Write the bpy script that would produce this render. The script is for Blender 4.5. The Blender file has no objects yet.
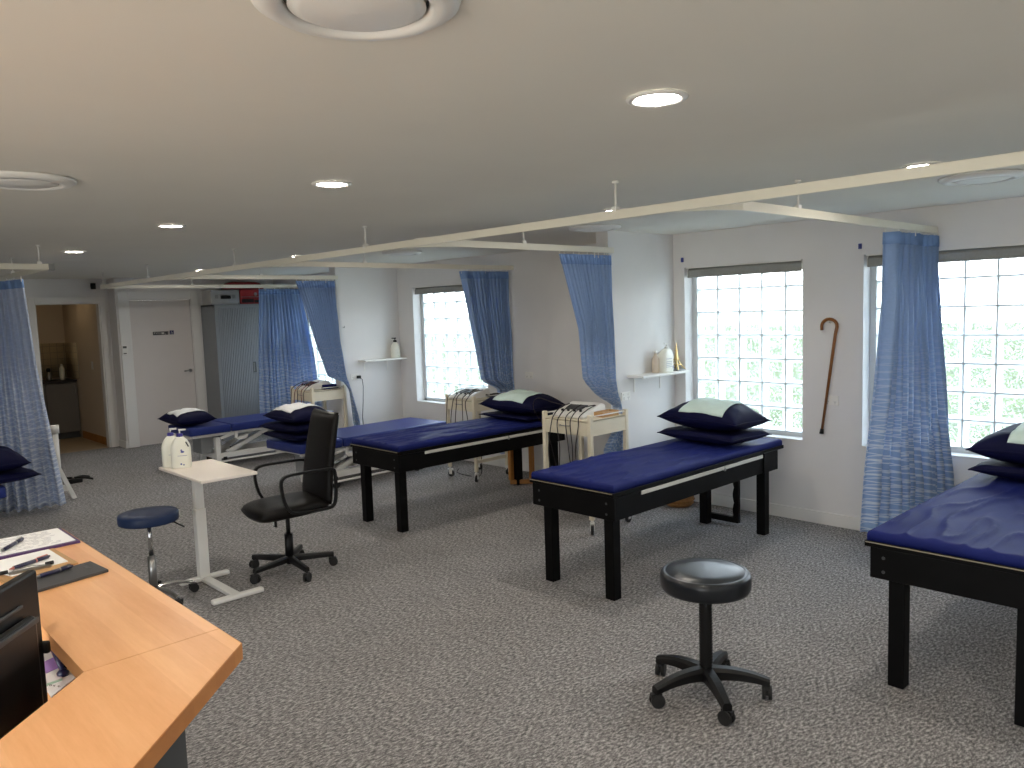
import bpy, bmesh, math, random
from mathutils import Vector, Matrix, noise
PI = math.pi
random.seed(7)
SC = bpy.context.scene
COL = SC.collection
H = 2.388                      # ceiling height

# ---------------------------------------------------------------- materials
def lin(c):
    out = []
    for v in c:
        v = v / 255.0
        out.append(v / 12.92 if v <= 0.04045 else ((v + 0.055) / 1.055) ** 2.4)
    return (*out, 1.0)

MATS = {}
def nt(name):
    m = bpy.data.materials.new(name); m.use_nodes = True
    t = m.node_tree; t.nodes.clear()
    o = t.nodes.new('ShaderNodeOutputMaterial')
    return m, t, o

def N(t, typ, **kw):
    n = t.nodes.new(typ)
    for k, v in kw.items():
        if k in n.inputs: n.inputs[k].default_value = v
        else: setattr(n, k, v)
    return n

def mixrgb(t, fac, a, b):
    n = t.nodes.new('ShaderNodeMix'); n.data_type = 'RGBA'
    for sock, v in ((0, fac), (6, a), (7, b)):
        if hasattr(v, 'links'): t.links.new(v, n.inputs[sock])
        else: n.inputs[sock].default_value = v
    return n.outputs[2]

def math_(t, op, a, b=0.0, c=None):
    n = t.nodes.new('ShaderNodeMath'); n.operation = op
    for i, v in enumerate((a, b) if c is None else (a, b, c)):
        if hasattr(v, 'links'): t.links.new(v, n.inputs[i])
        else: n.inputs[i].default_value = v
    return n.outputs[0]

def P(name, rgb, rough=0.5, metal=0.0, var=0.0, scale=8.0, bump=0.0, bscale=60.0, stretch=None, spec=0.5, sheen=0.0, coat=0.0):
    """Principled material with a little procedural variation."""
    if name in MATS: return MATS[name]
    m, t, o = nt(name)
    b = N(t, 'ShaderNodeBsdfPrincipled')
    b.inputs['Base Color'].default_value = lin(rgb)
    b.inputs['Roughness'].default_value = rough
    b.inputs['Metallic'].default_value = metal
    b.inputs['Specular IOR Level'].default_value = spec
    b.inputs['Sheen Weight'].default_value = sheen
    b.inputs['Coat Weight'].default_value = coat
    co = N(t, 'ShaderNodeTexCoord')
    mp = N(t, 'ShaderNodeMapping')
    if stretch: mp.inputs['Scale'].default_value = stretch
    t.links.new(co.outputs['Object'], mp.inputs['Vector'])
    if var > 0:
        nz = N(t, 'ShaderNodeTexNoise', Scale=scale, Detail=6.0)
        t.links.new(mp.outputs[0], nz.inputs['Vector'])
        rp = N(t, 'ShaderNodeMapRange')
        rp.inputs[1].default_value = 0.3; rp.inputs[2].default_value = 0.7
        t.links.new(nz.outputs[0], rp.inputs[0])
        c = lin(rgb)
        lo = tuple(max(0, v * (1 - var)) for v in c[:3]) + (1,)
        hi = tuple(min(1, v * (1 + var)) for v in c[:3]) + (1,)
        t.links.new(mixrgb(t, rp.outputs[0], lo, hi), b.inputs['Base Color'])
    if bump > 0:
        nb = N(t, 'ShaderNodeTexNoise', Scale=bscale, Detail=4.0)
        t.links.new(mp.outputs[0], nb.inputs['Vector'])
        bp = N(t, 'ShaderNodeBump', Strength=bump, Distance=0.01)
        t.links.new(nb.outputs[0], bp.inputs['Height'])
        t.links.new(bp.outputs[0], b.inputs['Normal'])
    t.links.new(b.outputs[0], o.inputs['Surface'])
    MATS[name] = m
    return m

def emission(name, rgb, strength):
    m, t, o = nt(name)
    e = N(t, 'ShaderNodeEmission', Strength=strength)
    e.inputs['Color'].default_value = lin(rgb)
    t.links.new(e.outputs[0], o.inputs['Surface'])
    return m

def carpet_mat():
    m, t, o = nt('grey_carpet')
    b = N(t, 'ShaderNodeBsdfPrincipled', Roughness=0.95)
    b.inputs['Specular IOR Level'].default_value = 0.15
    co = N(t, 'ShaderNodeTexCoord')
    mp = N(t, 'ShaderNodeMapping'); mp.inputs['Scale'].default_value = (1.0, 2.2, 1.0)
    mp.inputs['Rotation'].default_value = (0, 0, math.radians(38))
    t.links.new(co.outputs['Object'], mp.inputs['Vector'])
    n1 = N(t, 'ShaderNodeTexNoise', Scale=40.0, Detail=8.0, Roughness=0.74)
    n2 = N(t, 'ShaderNodeTexNoise', Scale=3.2, Detail=5.0, Roughness=0.6)
    n3 = N(t, 'ShaderNodeTexNoise', Scale=150.0, Detail=2.0)
    for n in (n1, n3): t.links.new(mp.outputs[0], n.inputs['Vector'])
    t.links.new(co.outputs['Object'], n2.inputs['Vector'])
    r = N(t, 'ShaderNodeValToRGB')
    e = r.color_ramp.elements
    e[0].position = 0.38; e[0].color = lin((82, 81, 82))
    e[1].position = 0.63; e[1].color = lin((200, 196, 194))
    k = r.color_ramp.elements.new(0.5); k.color = lin((136, 133, 132))
    t.links.new(n1.outputs[0], r.inputs[0])
    f2 = math_(t, 'MULTIPLY_ADD', n2.outputs[0], 0.36, 0.82)
    f3 = math_(t, 'MULTIPLY_ADD', n3.outputs[0], 0.7, 0.65)
    f = math_(t, 'MULTIPLY', f2, f3)
    mm = t.nodes.new('ShaderNodeMix'); mm.data_type = 'RGBA'; mm.blend_type = 'MULTIPLY'; mm.inputs[0].default_value = 1
    t.links.new(r.outputs[0], mm.inputs[6])
    cc = N(t, 'ShaderNodeCombineColor')
    for i in range(3): t.links.new(f, cc.inputs[i])
    t.links.new(cc.outputs[0], mm.inputs[7])
    t.links.new(mm.outputs[2], b.inputs['Base Color'])
    bp = N(t, 'ShaderNodeBump', Strength=0.5, Distance=0.004)
    t.links.new(n3.outputs[0], bp.inputs['Height']); t.links.new(bp.outputs[0], b.inputs['Normal'])
    t.links.new(b.outputs[0], o.inputs['Surface'])
    return m

def wood_mat(name, dark, light, scale=(9, 0.8, 9), bands=4.5, rough=0.35):
    m, t, o = nt(name)
    b = N(t, 'ShaderNodeBsdfPrincipled', Roughness=rough)
    co = N(t, 'ShaderNodeTexCoord')
    mp = N(t, 'ShaderNodeMapping'); mp.inputs['Scale'].default_value = scale
    t.links.new(co.outputs['Object'], mp.inputs['Vector'])
    n1 = N(t, 'ShaderNodeTexNoise', Scale=2.4, Detail=8.0, Roughness=0.62)
    n2 = N(t, 'ShaderNodeTexNoise', Scale=26.0, Detail=4.0, Roughness=0.6)
    for n in (n1, n2): t.links.new(mp.outputs[0], n.inputs['Vector'])
    sx = N(t, 'ShaderNodeSeparateXYZ'); t.links.new(co.outputs['Object'], sx.inputs[0])
    st = math_(t, 'FLOOR', math_(t, 'MULTIPLY', sx.outputs[0], bands * 3.2))
    wn = N(t, 'ShaderNodeTexWhiteNoise'); wn.noise_dimensions = '1D'
    t.links.new(st, wn.inputs['W'])
    f = math_(t, 'ADD', math_(t, 'MULTIPLY', n1.outputs[0], 0.75), math_(t, 'MULTIPLY', n2.outputs[0], 0.22))
    f = math_(t, 'ADD', f, math_(t, 'MULTIPLY', wn.outputs[0], 0.28))
    rp = N(t, 'ShaderNodeMapRange'); rp.inputs[1].default_value = 0.35; rp.inputs[2].default_value = 0.9
    t.links.new(f, rp.inputs[0])
    t.links.new(mixrgb(t, rp.outputs[0], lin(dark), lin(light)), b.inputs['Base Color'])
    t.links.new(b.outputs[0], o.inputs['Surface'])
    return m

def curtain_mat(name, base, line, trans=0.35, lo=0.0, pat=1.0):
    """Blue woven drape: a net of pale curved lines that gets denser towards the hem (part of the print)."""
    m, t, o = nt(name)
    uv = N(t, 'ShaderNodeUVMap')
    facs = []
    for rot, sc, dist, seed in ((0.16, 7.4, 2.6, 0.0), (-0.18, 6.8, 2.8, 3.7), (0.02, 3.4, 5.0, 8.1)):
        mp = N(t, 'ShaderNodeMapping')
        mp.inputs['Rotation'].default_value = (0, 0, rot)
        mp.inputs['Location'].default_value = (seed, seed * 0.7, 0); mp.inputs['Scale'].default_value = (0.7, 1, 1)
        t.links.new(uv.outputs[0], mp.inputs['Vector'])
        w = N(t, 'ShaderNodeTexWave', Scale=sc, Distortion=dist, Detail=1.0)
        w.bands_direction = 'Y'
        w.inputs['Detail Scale'].default_value = 0.55
        t.links.new(mp.outputs[0], w.inputs['Vector'])
        r = N(t, 'ShaderNodeMapRange'); r.inputs[1].default_value = 0.92; r.inputs[2].default_value = 1.0
        t.links.new(w.outputs[1], r.inputs[0])
        facs.append(r.outputs[0])
    f = math_(t, 'MAXIMUM', math_(t, 'MAXIMUM', facs[0], facs[1]), facs[2])
    sx = N(t, 'ShaderNodeSeparateXYZ'); t.links.new(uv.outputs[0], sx.inputs[0])
    g = N(t, 'ShaderNodeMapRange'); g.inputs[1].default_value = 1.55; g.inputs[2].default_value = 0.75
    g.inputs[3].default_value = lo; g.inputs[4].default_value = pat
    t.links.new(sx.outputs[1], g.inputs[0])
    f = math_(t, 'MULTIPLY', f, g.outputs[0])
    nz = N(t, 'ShaderNodeTexNoise', Scale=60.0, Detail=3.0)
    t.links.new(uv.outputs[0], nz.inputs['Vector'])
    base2 = tuple(v * 0.82 for v in lin(base)[:3]) + (1,)
    c0 = mixrgb(t, nz.outputs[0], base2, lin(base))
    c = mixrgb(t, f, c0, lin(line))
    d = N(t, 'ShaderNodeBsdfPrincipled', Roughness=0.7)
    d.inputs['Sheen Weight'].default_value = 0.25
    t.links.new(c, d.inputs['Base Color'])
    tr = N(t, 'ShaderNodeBsdfTranslucent'); t.links.new(c, tr.inputs['Color'])
    mx = N(t, 'ShaderNodeMixShader', Fac=trans)
    t.links.new(d.outputs[0], mx.inputs[1]); t.links.new(tr.outputs[0], mx.inputs[2])
    t.links.new(mx.outputs[0], o.inputs['Surface'])
    return m

def glass_block_mat():
    """Moulded glass block: rippled face, part clear, part frosted; the frosted rim of each block lies along its edges (UV)."""
    m, t, o = nt('glass_block')
    uv = N(t, 'ShaderNodeUVMap')
    sx = N(t, 'ShaderNodeSeparateXYZ'); t.links.new(uv.outputs[0], sx.inputs[0])
    du = math_(t, 'ABSOLUTE', math_(t, 'SUBTRACT', sx.outputs[0], 0.5))
    dv = math_(t, 'ABSOLUTE', math_(t, 'SUBTRACT', sx.outputs[1], 0.5))
    edge = math_(t, 'MAXIMUM', du, dv)
    er = N(t, 'ShaderNodeMapRange'); er.inputs[1].default_value = 0.36; er.inputs[2].default_value = 0.46; er.inputs[4].default_value = 0.7
    t.links.new(edge, er.inputs[0])
    co = N(t, 'ShaderNodeTexCoord')
    nz = N(t, 'ShaderNodeTexNoise', Scale=26.0, Detail=2.0, Distortion=2.2)
    t.links.new(co.outputs['Object'], nz.inputs['Vector'])
    rr = N(t, 'ShaderNodeMapRange'); rr.inputs[1].default_value = 0.50; rr.inputs[2].default_value = 0.62
    rr.inputs[3].default_value = 0.03; rr.inputs[4].default_value = 0.30
    t.links.new(nz.outputs[0], rr.inputs[0])
    f = math_(t, 'MAXIMUM', rr.outputs[0], er.outputs[0])
    tp = N(t, 'ShaderNodeBsdfTransparent'); tp.inputs['Color'].default_value = (0.94, 0.96, 0.97, 1)
    tl = N(t, 'ShaderNodeBsdfTranslucent'); tl.inputs['Color'].default_value = (0.92, 0.96, 0.97, 1)
    mx = N(t, 'ShaderNodeMixShader')
    t.links.new(f, mx.inputs[0]); t.links.new(tp.outputs[0], mx.inputs[1]); t.links.new(tl.outputs[0], mx.inputs[2])
    gl = N(t, 'ShaderNodeBsdfGlossy', Roughness=0.08); gl.inputs['Color'].default_value = (1, 1, 1, 1)
    m2 = N(t, 'ShaderNodeMixShader', Fac=0.04)
    t.links.new(mx.outputs[0], m2.inputs[1]); t.links.new(gl.outputs[0], m2.inputs[2])
    t.links.new(m2.outputs[0], o.inputs['Surface'])
    return m

def tile_mat(name, a, mortar, w, h, rough=0.3):
    m, t, o = nt(name)
    b = N(t, 'ShaderNodeBsdfPrincipled', Roughness=rough)
    co = N(t, 'ShaderNodeTexCoord')
    mp = N(t, 'ShaderNodeMapping')
    t.links.new(co.outputs['UV'], mp.inputs['Vector'])
    br = N(t, 'ShaderNodeTexBrick', offset=0.0)
    br.inputs['Color1'].default_value = lin(a); br.inputs['Color2'].default_value = lin(tuple(v * .97 for v in a))
    br.inputs['Mortar'].default_value = lin(mortar)
    br.inputs['Scale'].default_value = 1.0; br.inputs['Brick Width'].default_value = w; br.inputs['Row Height'].default_value = h
    br.inputs['Mortar Size'].default_value = 0.004
    t.links.new(mp.outputs[0], br.inputs['Vector'])
    t.links.new(br.outputs[0], b.inputs['Base Color'])
    t.links.new(b.outputs[0], o.inputs['Surface'])
    return m

M_wall = P('painted_wall', (225, 223, 221), 0.75, var=0.02, scale=3, bump=0.03, bscale=180)
M_ceil = P('painted_ceiling', (226, 222, 212), 0.85, var=0.015, scale=2)
M_trim = P('white_gloss_trim', (228, 226, 222), 0.4)
M_white = P('white_powder_coat', (232, 230, 224), 0.4)
M_rail = P('cream_rail', (226, 222, 208), 0.45)
M_door = P('painted_door', (218, 211, 206), 0.5, var=0.015, scale=4)
M_carpet = carpet_mat()
M_black = P('black_paint', (8, 8, 9), 0.55, var=0.25, scale=10, spec=0.15)
M_blackpl = P('black_plastic', (16, 16, 17), 0.42, spec=0.35)
M_leather = P('black_leather', (15, 13, 12), 0.45, spec=0.2, var=0.12, scale=20, bump=0.12, bscale=260)
M_navy = P('navy_sheet', (30, 39, 102), 0.6, var=0.10, scale=7, bump=0.08, bscale=90, spec=0.12)
M_pillow = P('navy_pillow', (12, 14, 50), 0.62, var=0.12, scale=9, bump=0.08, bscale=70, spec=0.12)
M_vinyl = P('blue_vinyl', (36, 50, 116), 0.4, spec=0.3, var=0.06, scale=5, bump=0.03, bscale=200)
M_paper = P('mint_paper', (206, 226, 218), 0.8, var=0.03, scale=20)
M_paperw = P('white_paper', (244, 244, 243), 0.8)
M_strip = P('pale_strip', (214, 212, 205), 0.5)
M_bronze = P('beige_edge', (150, 138, 118), 0.6)
M_cream = P('cream_enamel', (230, 221, 198), 0.42, var=0.03, scale=6)
M_chrome = P('chrome', (205, 205, 205), 0.16, 1.0)
M_steel = P('brushed_steel', (165, 165, 163), 0.32, 1.0)
M_grey = P('grey_plastic', (140, 142, 142), 0.5)
M_dgrey = P('dark_grey_laminate', (62, 64, 66), 0.5, var=0.05)
M_cupb = P('grey_cupboard', (132, 136, 140), 0.5, var=0.03)
M_rubber = P('dark_rubber', (30, 30, 31), 0.6)
M_cable = P('dark_cable', (34, 24, 26), 0.5)
M_redcable = P('red_cable', (120, 40, 36), 0.5)
M_desk = wood_mat('beech_laminate', (220, 158, 104), (244, 192, 140))
M_deskedge = wood_mat('beech_edge', (178, 112, 56), (200, 136, 76), rough=0.45)
M_pine = wood_mat('honey_timber', (150, 94, 40), (192, 134, 66), scale=(6, 6, 1.2), bands=0.01, rough=0.45)
M_cane = wood_mat('cane_timber', (112, 66, 26), (166, 108, 50), scale=(8, 8, 1.0), bands=0.01, rough=0.3)
M_tabletop = P('white_laminate', (238, 228, 216), 0.35)
M_bottle = P('white_bottle', (236, 235, 222), 0.35)
M_cap = P('violet_cap', (54, 46, 128), 0.4)
M_label = P('blue_print', (70, 80, 150), 0.6)
M_purple = P('purple_vinyl', (84, 58, 108), 0.4)
M_lilac = P('lilac_note', (176, 140, 214), 0.7)
M_penblue = P('pen_navy', (34, 34, 66), 0.3)
M_penred = P('pen_copper', (206, 130, 120), 0.3)
M_slate = P('slate_pad', (64, 64, 66), 0.6)
M_clipwood = wood_mat('hardboard', (176, 132, 84), (206, 166, 116), bands=0.01, rough=0.5)
M_teal = P('navy_vinyl_seat', (28, 44, 76), 0.45, spec=0.3, bump=0.03, bscale=200)
M_seat = P('black_vinyl_seat', (24, 28, 34), 0.30, bump=0.03, bscale=220)
M_blind = P('grey_blind_fabric', (150, 150, 146), 0.8, var=0.05, scale=60)
M_red = P('red_case', (150, 30, 34), 0.45)
M_alu = P('aluminium_case', (186, 186, 184), 0.35, 0.6, var=0.05)
M_gold = P('gold_metal', (206, 178, 120), 0.35, 0.6)
M_sign = P('sign_grey', (86, 84, 84), 0.4)
M_signblue = P('sign_blue', (34, 36, 92), 0.4)
M_ink = P('printed_ink', (172, 172, 180), 0.8)
M_tilefloor = P('beige_floor_tile', (170, 150, 120), 0.4, var=0.04, scale=4)
M_kwall = P('kitchen_wall', (210, 194, 172), 0.7)
M_splash = tile_mat('splash_tile', (200, 184, 150), (160, 148, 124), 0.10, 0.10)
M_bench = P('dark_bench', (38, 34, 34), 0.3)
M_kcab = P('kitchen_cabinet', (118, 114, 108), 0.5)
M_lens = emission('downlight_lens', (255, 246, 234), 110.0)
M_mortar = P('white_mortar', (206, 210, 212), 0.7)
M_grass = P('lawn_grass', (74, 84, 50), 0.95, var=0.4, scale=2.2, spec=0.05)
M_glassb = glass_block_mat()
M_curtain = curtain_mat('blue_drape', (160, 190, 232), (220, 230, 244), trans=0.34)
M_curtain2 = curtain_mat('pale_blue_drape', (200, 212, 234), (244, 247, 251), pat=0.9, lo=0.15, trans=0.42)
M_band = P('drape_header', (124, 156, 206), 0.8)
M_basket = wood_mat('woven_cane', (120, 78, 36), (190, 138, 74), scale=(20, 20, 40), bands=0.01, rough=0.6)

# ---------------------------------------------------------------- mesh builder
class MB:
    def __init__(self): self.b = bmesh.new(); self.uv = None
    def v(self, p): return self.b.verts.new(p)
    def f(self, vs, smooth=False):
        try:
            fc = self.b.faces.new(vs); fc.smooth = smooth; return fc
        except ValueError: return None
    def box(self, x0, x1, y0, y1, z0, z1, mtx=None):
        c = [(x0, y0, z0), (x1, y0, z0), (x1, y1, z0), (x0, y1, z0), (x0, y0, z1), (x1, y0, z1), (x1, y1, z1), (x0, y1, z1)]
        vs = [self.v(mtx @ Vector(p) if mtx else p) for p in c]
        for q in ((3, 2, 1, 0), (4, 5, 6, 7), (0, 1, 5, 4), (1, 2, 6, 5), (2, 3, 7, 6), (3, 0, 4, 7)): self.f([vs[i] for i in q])
        return self
    def bar(self, p0, p1, w, h, up=(0, 0, 1)):
        """Rectangular bar from p0 to p1, w across, h along up."""
        p0, p1 = Vector(p0), Vector(p1); d = p1 - p0; L = d.length; d.normalize()
        s = d.cross(Vector(up))
        if s.length < 1e-4: s = d.cross(Vector((1, 0, 0)))
        s.normalize(); u = s.cross(d)
        m = Matrix(((d.x, s.x, u.x, p0.x), (d.y, s.y, u.y, p0.y), (d.z, s.z, u.z, p0.z), (0, 0, 0, 1)))
        return self.box(0, L, -w / 2, w / 2, -h / 2, h / 2, m)
    def prism(self, poly, z0, z1):
        a = sum(poly[i][0] * poly[(i + 1) % len(poly)][1] - poly[(i + 1) % len(poly)][0] * poly[i][1] for i in range(len(poly)))
        if a < 0: poly = poly[::-1]
        lo = [self.v((x, y, z0)) for x, y in poly]; hi = [self.v((x, y, z1)) for x, y in poly]
        self.f(lo[::-1]); self.f(hi)
        n = len(poly)
        for i in range(n): self.f([lo[i], lo[(i + 1) % n], hi[(i + 1) % n], hi[i]])
        return self
    def loft(self, rings, cap=True, smooth=True, closed=False):
        R = [[self.v(p) for p in r] for r in rings]; n = len(R[0]); k = len(R)
        for i in range(k if closed else k - 1):
            A, B = R[i], R[(i + 1) % k]
            for j in range(n): self.f([A[j], A[(j + 1) % n], B[(j + 1) % n], B[j]], smooth)
        if cap and not closed: self.f(R[0][::-1]); self.f(R[-1])
        return self
    def cyl(self, p0, p1, r0, r1=None, n=20):
        r1 = r0 if r1 is None else r1
        p0, p1 = Vector(p0), Vector(p1); d = (p1 - p0).normalized()
        s = d.cross(Vector((0, 0, 1)))
        if s.length < 1e-4: s = Vector((1, 0, 0))
        s.normalize(); u = d.cross(s)
        rg = lambda p, r: [p + (s * math.cos(2 * PI * i / n) + u * math.sin(2 * PI * i / n)) * r for i in range(n)]
        return self.loft([rg(p0, r0), rg(p1, r1)])
    def lathe(self, prof, c=(0, 0, 0), n=32, closed=False):
        c = Vector(c)
        return self.loft([[c + Vector((r * math.cos(2 * PI * i / n), r * math.sin(2 * PI * i / n), z)) for i in range(n)] for r, z in prof], closed=closed)
    def tube(self, pts, r, n=8, closed=False, prof=None):
        pts = [Vector(p) for p in pts]; k = len(pts); rings = []; u = None
        for i, p in enumerate(pts):
            a = pts[i - 1] if (i or closed) else p; b = pts[(i + 1) % k] if (i < k - 1 or closed) else p
            d = (b - a).normalized()
            if u is None:
                u = d.cross(Vector((0, 0, 1)))
                if u.length < 1e-3: u = d.cross(Vector((1, 0, 0)))
            u = (u - d * u.dot(d)).normalized(); w = d.cross(u)
            rr = r[i] if isinstance(r, (list, tuple)) else r
            if prof: rings.append([p + u * a_ + w * b_ for a_, b_ in prof])
            else: rings.append([p + (u * math.cos(2 * PI * j / n) + w * math.sin(2 * PI * j / n)) * rr for j in range(n)])
        return self.loft(rings, closed=closed, smooth=prof is None)
    def ball(self, c, rx, ry=None, rz=None, nu=16, nv=10):
        ry = ry or rx; rz = rz or rx
        rings = []
        for i in range(nv + 1):
            a = -PI / 2 + PI * i / nv; cr = max(math.cos(a), 0.02)
            rings.append([(c[0] + rx * cr * math.cos(2 * PI * j / nu), c[1] + ry * cr * math.sin(2 * PI * j / nu), c[2] + rz * math.sin(a)) for j in range(nu)])
        return self.loft(rings)
    def grid(self, fn, nu, nv, uvfn=None):
        g = [[self.v(fn(i / nu, j / nv)) for i in range(nu + 1)] for j in range(nv + 1)]
        lay = self.b.loops.layers.uv.verify() if uvfn else None
        for j in range(nv):
            for i in range(nu):
                fc = self.f([g[j][i], g[j][i + 1], g[j + 1][i + 1], g[j + 1][i]], True)
                if uvfn and fc:
                    for lp, (a, b_) in zip(fc.loops, ((i, j), (i + 1, j), (i + 1, j + 1), (i, j + 1))): lp[lay].uv = uvfn(a / nu, b_ / nv)
        return self
    def build(self, name, mat, parent=None, bevel=0.0, seg=2, solid=0.0, sub=0, origin=None):
        b = self.b
        bmesh.ops.recalc_face_normals(b, faces=b.faces) if solid == 0 else None
        if origin is not None:
            o_ = Vector(origin)
            for v in b.verts: v.co -= o_
        me = bpy.data.meshes.new(name); b.to_mesh(me); b.free()
        me.materials.append(mat)
        o = bpy.data.objects.new(name, me); COL.objects.link(o)
        if origin is not None and parent is None: o.location = origin
        if parent is not None: o.parent = parent
        if solid:
            md = o.modifiers.new('Solidify', 'SOLIDIFY'); md.thickness = solid; md.offset = 0
        if bevel:
            md = o.modifiers.new('Bevel', 'BEVEL'); md.width = bevel; md.segments = seg; md.limit_method = 'ANGLE'; md.angle_limit = math.radians(50)
        if sub:
            md = o.modifiers.new('Subdivision', 'SUBSURF'); md.levels = sub; md.render_levels = sub
        return o

def tag(o, label, cat, group=None):
    o['label'] = label; o['category'] = cat
    if group: o['group'] = group
    return o
def struct(o): o['kind'] = 'structure'; return o
def thing(name, label, cat, loc=(0, 0, 0), rz=0.0, group=None):
    o = bpy.data.objects.new(name, None); COL.objects.link(o)
    o.location = loc; o.rotation_euler = (0, 0, rz); o.empty_display_size = 0.1
    return tag(o, label, cat, group)
def kids(o): return [c for c in list(SC.objects) if c.parent == o]
def dup(root, loc, rz, label, group=None):
    r = root.copy(); COL.objects.link(r); r.location = loc; r.rotation_euler = (0, 0, rz); r['label'] = label
    if group: r['group'] = group
    for ch in kids(root):
        c = ch.copy(); COL.objects.link(c); c.parent = r
        for g in kids(ch):
            d = g.copy(); COL.objects.link(d); d.parent = c
    return r

def wall_holes(mb, a0, a1, z0, z1, holes, put):
    """Fill a wall rectangle (a along, z up) around rectangular holes; put(a0,a1,z0,z1) adds a box."""
    xs = sorted({a0, a1, *[h[0] for h in holes], *[h[1] for h in holes]})
    for i in range(len(xs) - 1):
        l, r = xs[i], xs[i + 1]; mid = (l + r) / 2
        hs = sorted([h for h in holes if h[0] < mid < h[1]], key=lambda h: h[2]); z = z0
        for h in hs:
            if h[2] > z: put(l, r, z, h[2])
            z = h[3]
        if z < z1: put(l, r, z, z1)

# ---------------------------------------------------------------- room shell
WX = 5.97
SILL, HEAD = 0.645, 2.092
WINS = [('window_1', 9.35, 10.95), ('window_2', 6.70, 8.06), ('window_3', 2.938, 4.034), ('window_4', 0.205, 2.465)]
X0, Y0 = -2.6, -1.7                 # the sides behind the camera
YD, YO = 11.75, 12.05               # door wall, kitchen-opening wall

struct(MB().box(X0 - .2, WX + .2, Y0 - .2, YO + 0.02, -0.12, 0).build('floor', M_carpet))
struct(MB().box(X0 - .2, WX + .21, Y0 - .2, 14.4, H, H + .15).build('ceiling', M_ceil))
w = MB(); wall_holes(w, Y0 - .2, YO + .1, 0, H, [(a, b, SILL, HEAD) for _, a, b in WINS], lambda a, b, c, d: w.box(WX, WX + .21, a, b, c, d))
struct(w.build('wall_right', M_wall))
DX0, DX1, DH = 3.785, 4.635, 2.075
w = MB(); wall_holes(w, 3.61, WX, 0, H, [(DX0, DX1, -.01, DH)], lambda a, b, c, d: w.box(a, b, YD, YD + .12, c, d))
w.box(3.61, 3.73, YD + .12, YO + .12, 0, H)
struct(w.build('wall_far', M_wall))
OX0, OX1, OH = 2.684, 3.49, 2.06
w = MB(); wall_holes(w, X0, 3.61, 0, H, [(OX0, OX1, -.01, OH)], lambda a, b, c, d: w.box(a, b, YO, YO + .12, c, d))
struct(w.build('wall_kitchen_opening', M_wall))
struct(MB().box(5.06, WX, 4.15, 4.275, 0, H).build('wall_partition_1', M_wall))
struct(MB().box(5.07, WX, 8.38, 8.505, 0, H).build('wall_partition_2', M_wall))
# left and rear sides, each with a glazed opening that lets the day in
w = MB(); wall_holes(w, Y0 - .2, YO + .12, 0, H, [(-1.2, 2.6, .06, 2.12)], lambda a, b, c, d: w.box(X0 - .2, X0, a, b, c, d))
struct(w.build('wall_left', M_wall))
w = MB(); wall_holes(w, X0, WX, 0, H, [], lambda a, b, c, d: w.box(a, b, Y0 - .2, Y0, c, d))
struct(w.build('wall_back', M_wall))
# baseboards
BB = .1
w = MB()
for a, b in ((Y0, 4.15), (4.275, 8.38), (8.505, YD)): w.box(WX - .016, WX, a, b, 0, BB)
struct(w.build('baseboard_right', M_trim, bevel=.003))
w = MB()
for y0, y1, x in ((4.15, 4.275, 5.06), (8.38, 8.505, 5.07)):
    w.box(x - .016, WX - .016, y0 - .016, y0, 0, BB); w.box(x - .016, x, y0, y1, 0, BB); w.box(x - .016, WX - .016, y1, y1 + .016, 0, BB)
struct(w.build('baseboard_partitions', M_trim, bevel=.003))
w = MB(); w.box(3.595, 3.655, YD - .016, YD, 0, BB); w.box(4.775, WX - .016, YD - .016, YD, 0, BB); w.box(3.594, 3.61, YD, YO, 0, BB)
struct(w.build('baseboard_far', M_trim, bevel=.003))
w = MB(); w.box(X0, X0 + .016, 2.6, YO, 0, BB); w.box(X0, OX0 - .09, YO - .016, YO, 0, BB); w.box(3.567, 3.594, YO - .016, YO, 0, BB)
struct(w.build('baseboard_left', M_trim, bevel=.003))
# trims round the kitchen opening and the door
w = MB()
for x0, x1 in ((OX0 - .075, OX0), (OX1, OX1 + .075)): w.box(x0, x1, YO - .02, YO, 0, OH + .075)
w.box(OX0, OX1, YO - .02, YO, OH, OH + .075)
w.box(OX0, OX0 + .018, YO, YO + .12, 0, OH); w.box(OX1 - .018, OX1, YO, YO + .12, 0, OH); w.box(OX0, OX1, YO, YO + .12, OH - .018, OH)
struct(w.build('trim_1', M_trim, bevel=.003))
w = MB()
for x0, x1 in ((DX0 - .155, DX0 - .012), (DX1 + .012, DX1 + .12)): w.box(x0, x1, YD - .022, YD, 0, DH + .12)
w.box(DX0 - .012, DX1 + .012, YD - .022, YD, DH + .012, DH + .12)
w.box(DX0 - .012, DX0, YD - .012, YD + .1, 0, DH + .012); w.box(DX1, DX1 + .012, YD - .012, YD + .1, 0, DH + .012); w.box(DX0, DX1, YD - .012, YD + .1, DH, DH + .012)
struct(w.build('trim_2', M_trim, bevel=.004))
d = MB().box(DX0 + .003, DX1 - .003, YD + .004, YD + .044, .006, DH - .003).build('door_1', M_door, bevel=.002); struct(d)
w = MB(); w.cyl((4.575, YD + .004, 1.03), (4.575, YD - .008, 1.03), .026); w.cyl((4.575, YD - .008, 1.03), (4.575, YD - .05, 1.03), .009)
w.tube([(4.575, YD - .05, 1.03), (4.55, YD - .052, 1.032), (4.47, YD - .05, 1.03)], .009)
w.build('door_handle', M_steel, d)
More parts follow.
